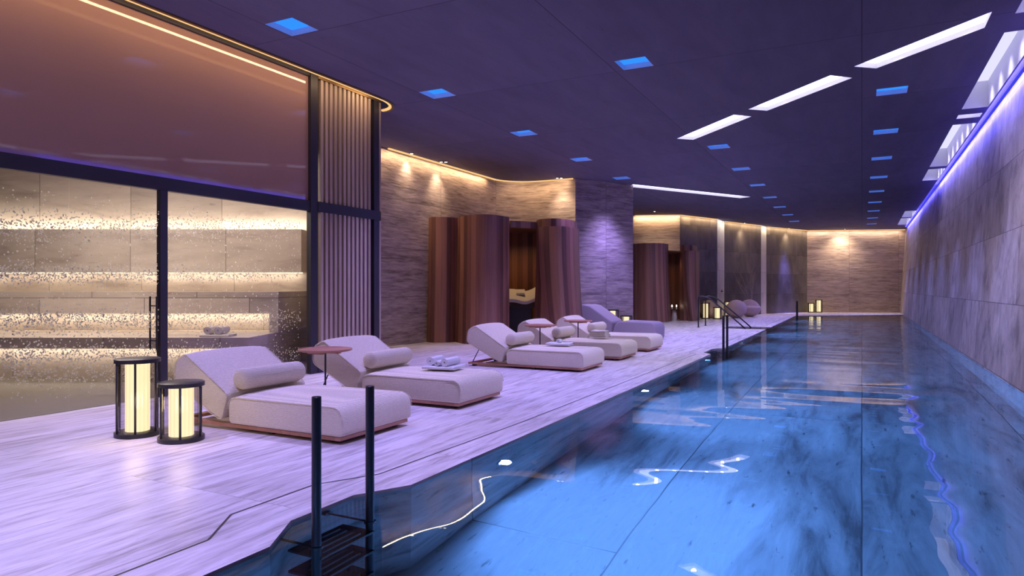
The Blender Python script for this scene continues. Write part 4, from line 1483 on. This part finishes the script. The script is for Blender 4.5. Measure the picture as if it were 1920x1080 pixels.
pil.location = (-7.72 - 0.09 * math.cos(YAW) - 0.08 * math.sin(YAW), 15.75 - 0.09 * math.sin(YAW) + 0.08 * math.cos(YAW), 1.185)
pil.rotation_euler = (math.radians(20), 0, YAW)
tag(pil, 'small white pillow with a hollow on the treatment bed', 'pillow')

# candle table inside the farther pod
ct = thing('candle_table', 'low dark round table with a pale foot inside the farther pod', 'side table', (-6.72, 27.45, 0))
obj('tabletop', lathe(bmesh.new(), [(0, 0.41), (0.2, 0.41), (0.2, 0.44), (0, 0.44)], 28, cap=False), M['black'], ct, smooth=True, sharp=35)
obj('pedestal', lathe(bmesh.new(), [(0, 0.0), (0.10, 0.0), (0.11, 0.1), (0.075, 0.36), (0.075, 0.41), (0, 0.41)], 28, cap=False), M['white'], ct, smooth=True, sharp=40)
for dx, dy, lab in ((-0.085, -0.04, 'left lit candle on the low table in the farther pod'), (0.075, 0.04, 'right lit candle on the low table in the farther pod')):
    cn = thing('candle', lab, 'candle', (-6.72 + dx, 27.45 + dy, 0.44), 0, 'lit candles in the farther pod')
    obj('wax', lathe(bmesh.new(), [(0, 0), (0.025, 0), (0.025, 0.10), (0, 0.10)], 16, cap=False), M['white'], cn, smooth=True, sharp=40)
    obj('flame', lathe(bmesh.new(), [(0, 0.10), (0.018, 0.115), (0.022, 0.14), (0.0, 0.19)], 12, cap=False), M['spot'], cn, smooth=True)
bm = bmesh.new()
uvbox(bm, -0.35, 0.15, 0, 0.5, 0.72, 0.80)
uvbox(bm, -0.25, -0.1, 0.05, 0.4, 0.0, 0.72)
fb = obj('treatment_bed', bevel(bm, 0.02, 2), M['white'])
fb.location = (-7.0, 27.1, 0.0)
fb.rotation_euler = (0, 0, YAW)
tag(fb, 'end of a pale treatment bed just visible in the farther pod doorway', 'bed')

# ------------------------------------------------------------------ rounded lilac daybed behind the loungers
db = thing('daybed', 'rounded lilac-grey daybed with a high sloping back, against the travertine pillar', 'daybed', (-5.5, 16.9, 0), 0.0)
bm = bmesh.new()
extrude_y(bm, rounded([(-0.15, 0.0), (1.0, 0.0), (1.02, 0.45), (0.0, 0.47)], [0.06, 0.08, 0.20, 0.22], 7), -0.45, 0.45, 4)
bevel(bm, 0.09, 5, 50)
obj('seat', bm, M['fabric_grey'], db, smooth=True, sharp=80)
bm = bmesh.new()
extrude_y(bm, rounded([(-0.12, 0.0), (-0.85, 0.0), (-1.06, 0.55), (-0.98, 0.90), (-0.70, 0.84), (-0.10, 0.44)], [0.05, 0.10, 0.2, 0.14, 0.14, 0.12], 7), -0.45, 0.45, 4)
bevel(bm, 0.09, 5, 50)
obj('backrest', bm, M['fabric_grey'], db, smooth=True, sharp=80)


# egg armchairs
def make_egg():
    t = thing('egg_armchair', '', 'armchair', (0, 0, 0), 0, 'rounded egg armchairs near the marble reveals')
    bm = bmesh.new()
    bmesh.ops.create_uvsphere(bm, u_segments=36, v_segments=24, radius=1.0)
    for v in bm.verts:
        x, y, z = v.co
        k = 0.44 * (1.0 + 0.08 * (1 - z * z))
        v.co = (x * k, y * k, 0.40 + z * 0.40)
        if v.co.z < 0.03:
            v.co.z = 0.0 + v.co.z * 0.3
    for v in bm.verts:
        if v.co.x > -0.10 and v.co.z > 0.43:
            q = min(1.0, (v.co.x + 0.10) / 0.10)
            v.co.z = v.co.z * (1 - q) + (0.43 + 0.03 * (1 - (v.co.x / 0.45) ** 2)) * q
    obj('shell', bm, M['fabric_egg'], t, smooth=True, sharp=38)
    bm = lathe(bmesh.new(), [(0, 0.40), (0.30, 0.40), (0.34, 0.43), (0.32, 0.475), (0.2, 0.49), (0, 0.495)], 30, (0.06, 0, 0), cap=False)
    obj('seat_cushion', bm, M['fabric_egg'], t, smooth=True)
    return t


eg = make_egg()
eg.location = (-4.884, 30.87, 0)
eg.rotation_euler = (0, 0, math.radians(110))
eg['label'] = 'taupe egg armchair with its round back turned to the pool, behind the handrail ends'
dup(eg, (-4.50, 32.343, 0), math.radians(-68), 'taupe egg armchair showing its scooped seat, in front of the slate wall')
dup(eg, (-5.85, 30.27, 0), math.radians(60), 'taupe egg armchair half hidden behind the stair handrail posts and lanterns')

# bare branches in a floor vase
random.seed(3)
vb = thing('branch_vase', 'floor vase with tall bare branches in front of the slate wall', 'vase', (-4.62, 33.3, 0))
obj('vase', lathe(bmesh.new(), [(0, 0), (0.12, 0), (0.17, 0.15), (0.16, 0.35), (0.08, 0.55), (0.09, 0.62), (0.075, 0.62), (0.06, 0.55), (0, 0.3)], 28, cap=False), M['fabric_egg'], vb, smooth=True)
bm = bmesh.new()
def twig(p, d, L, r, depth):
    pts = [p]; q = p.copy(); dd = d.copy()
    for k in range(5):
        dd = (dd + Vector((random.uniform(-.2, .2), random.uniform(-.2, .2), random.uniform(-.02, .12)))).normalized()
        q = q + dd * L / 5
        pts.append(q.copy())
        if depth and k in (1, 2, 3, 4):
            side = Vector((random.uniform(-1, 1), random.uniform(-1, 1), 0.5)).normalized()
            twig(q.copy(), (dd * 0.7 + side * 0.7).normalized(), L * 0.45, r * 0.6, depth - 1)
    tube(bm, pts, [r * (1 - 0.14 * i) for i in range(len(pts))], 5)
for k in range(5):
    a = 2 * math.pi * k / 5 + 0.3
    twig(Vector((0.03 * math.cos(a), 0.03 * math.sin(a), 0.5)), Vector((0.26 * math.cos(a), 0.26 * math.sin(a), 1)).normalized(), 1.35, 0.014, 2)
obj('branches', bm, M['twig'], vb, smooth=True)

# shower valve on the first marble reveal
sv = thing('shower_valve', 'small dark shower valve with a lever on the left marble reveal', 'valve', (-5.72, 32.1, 1.15))
bm = tube(bmesh.new(), [(0, 0, 0), (0.06, 0, 0)], 0.035, 14)
obj('body', bm, M['black'], sv, smooth=True, sharp=40)
obj('lever', box(bmesh.new(), 0.05, 0.075, -0.16, 0.16, -0.012, 0.012), M['black'], sv)
obj('spout', box(bmesh.new(), 0.02, 0.05, -0.05, 0.20, 0.06, 0.078), M['black'], sv)
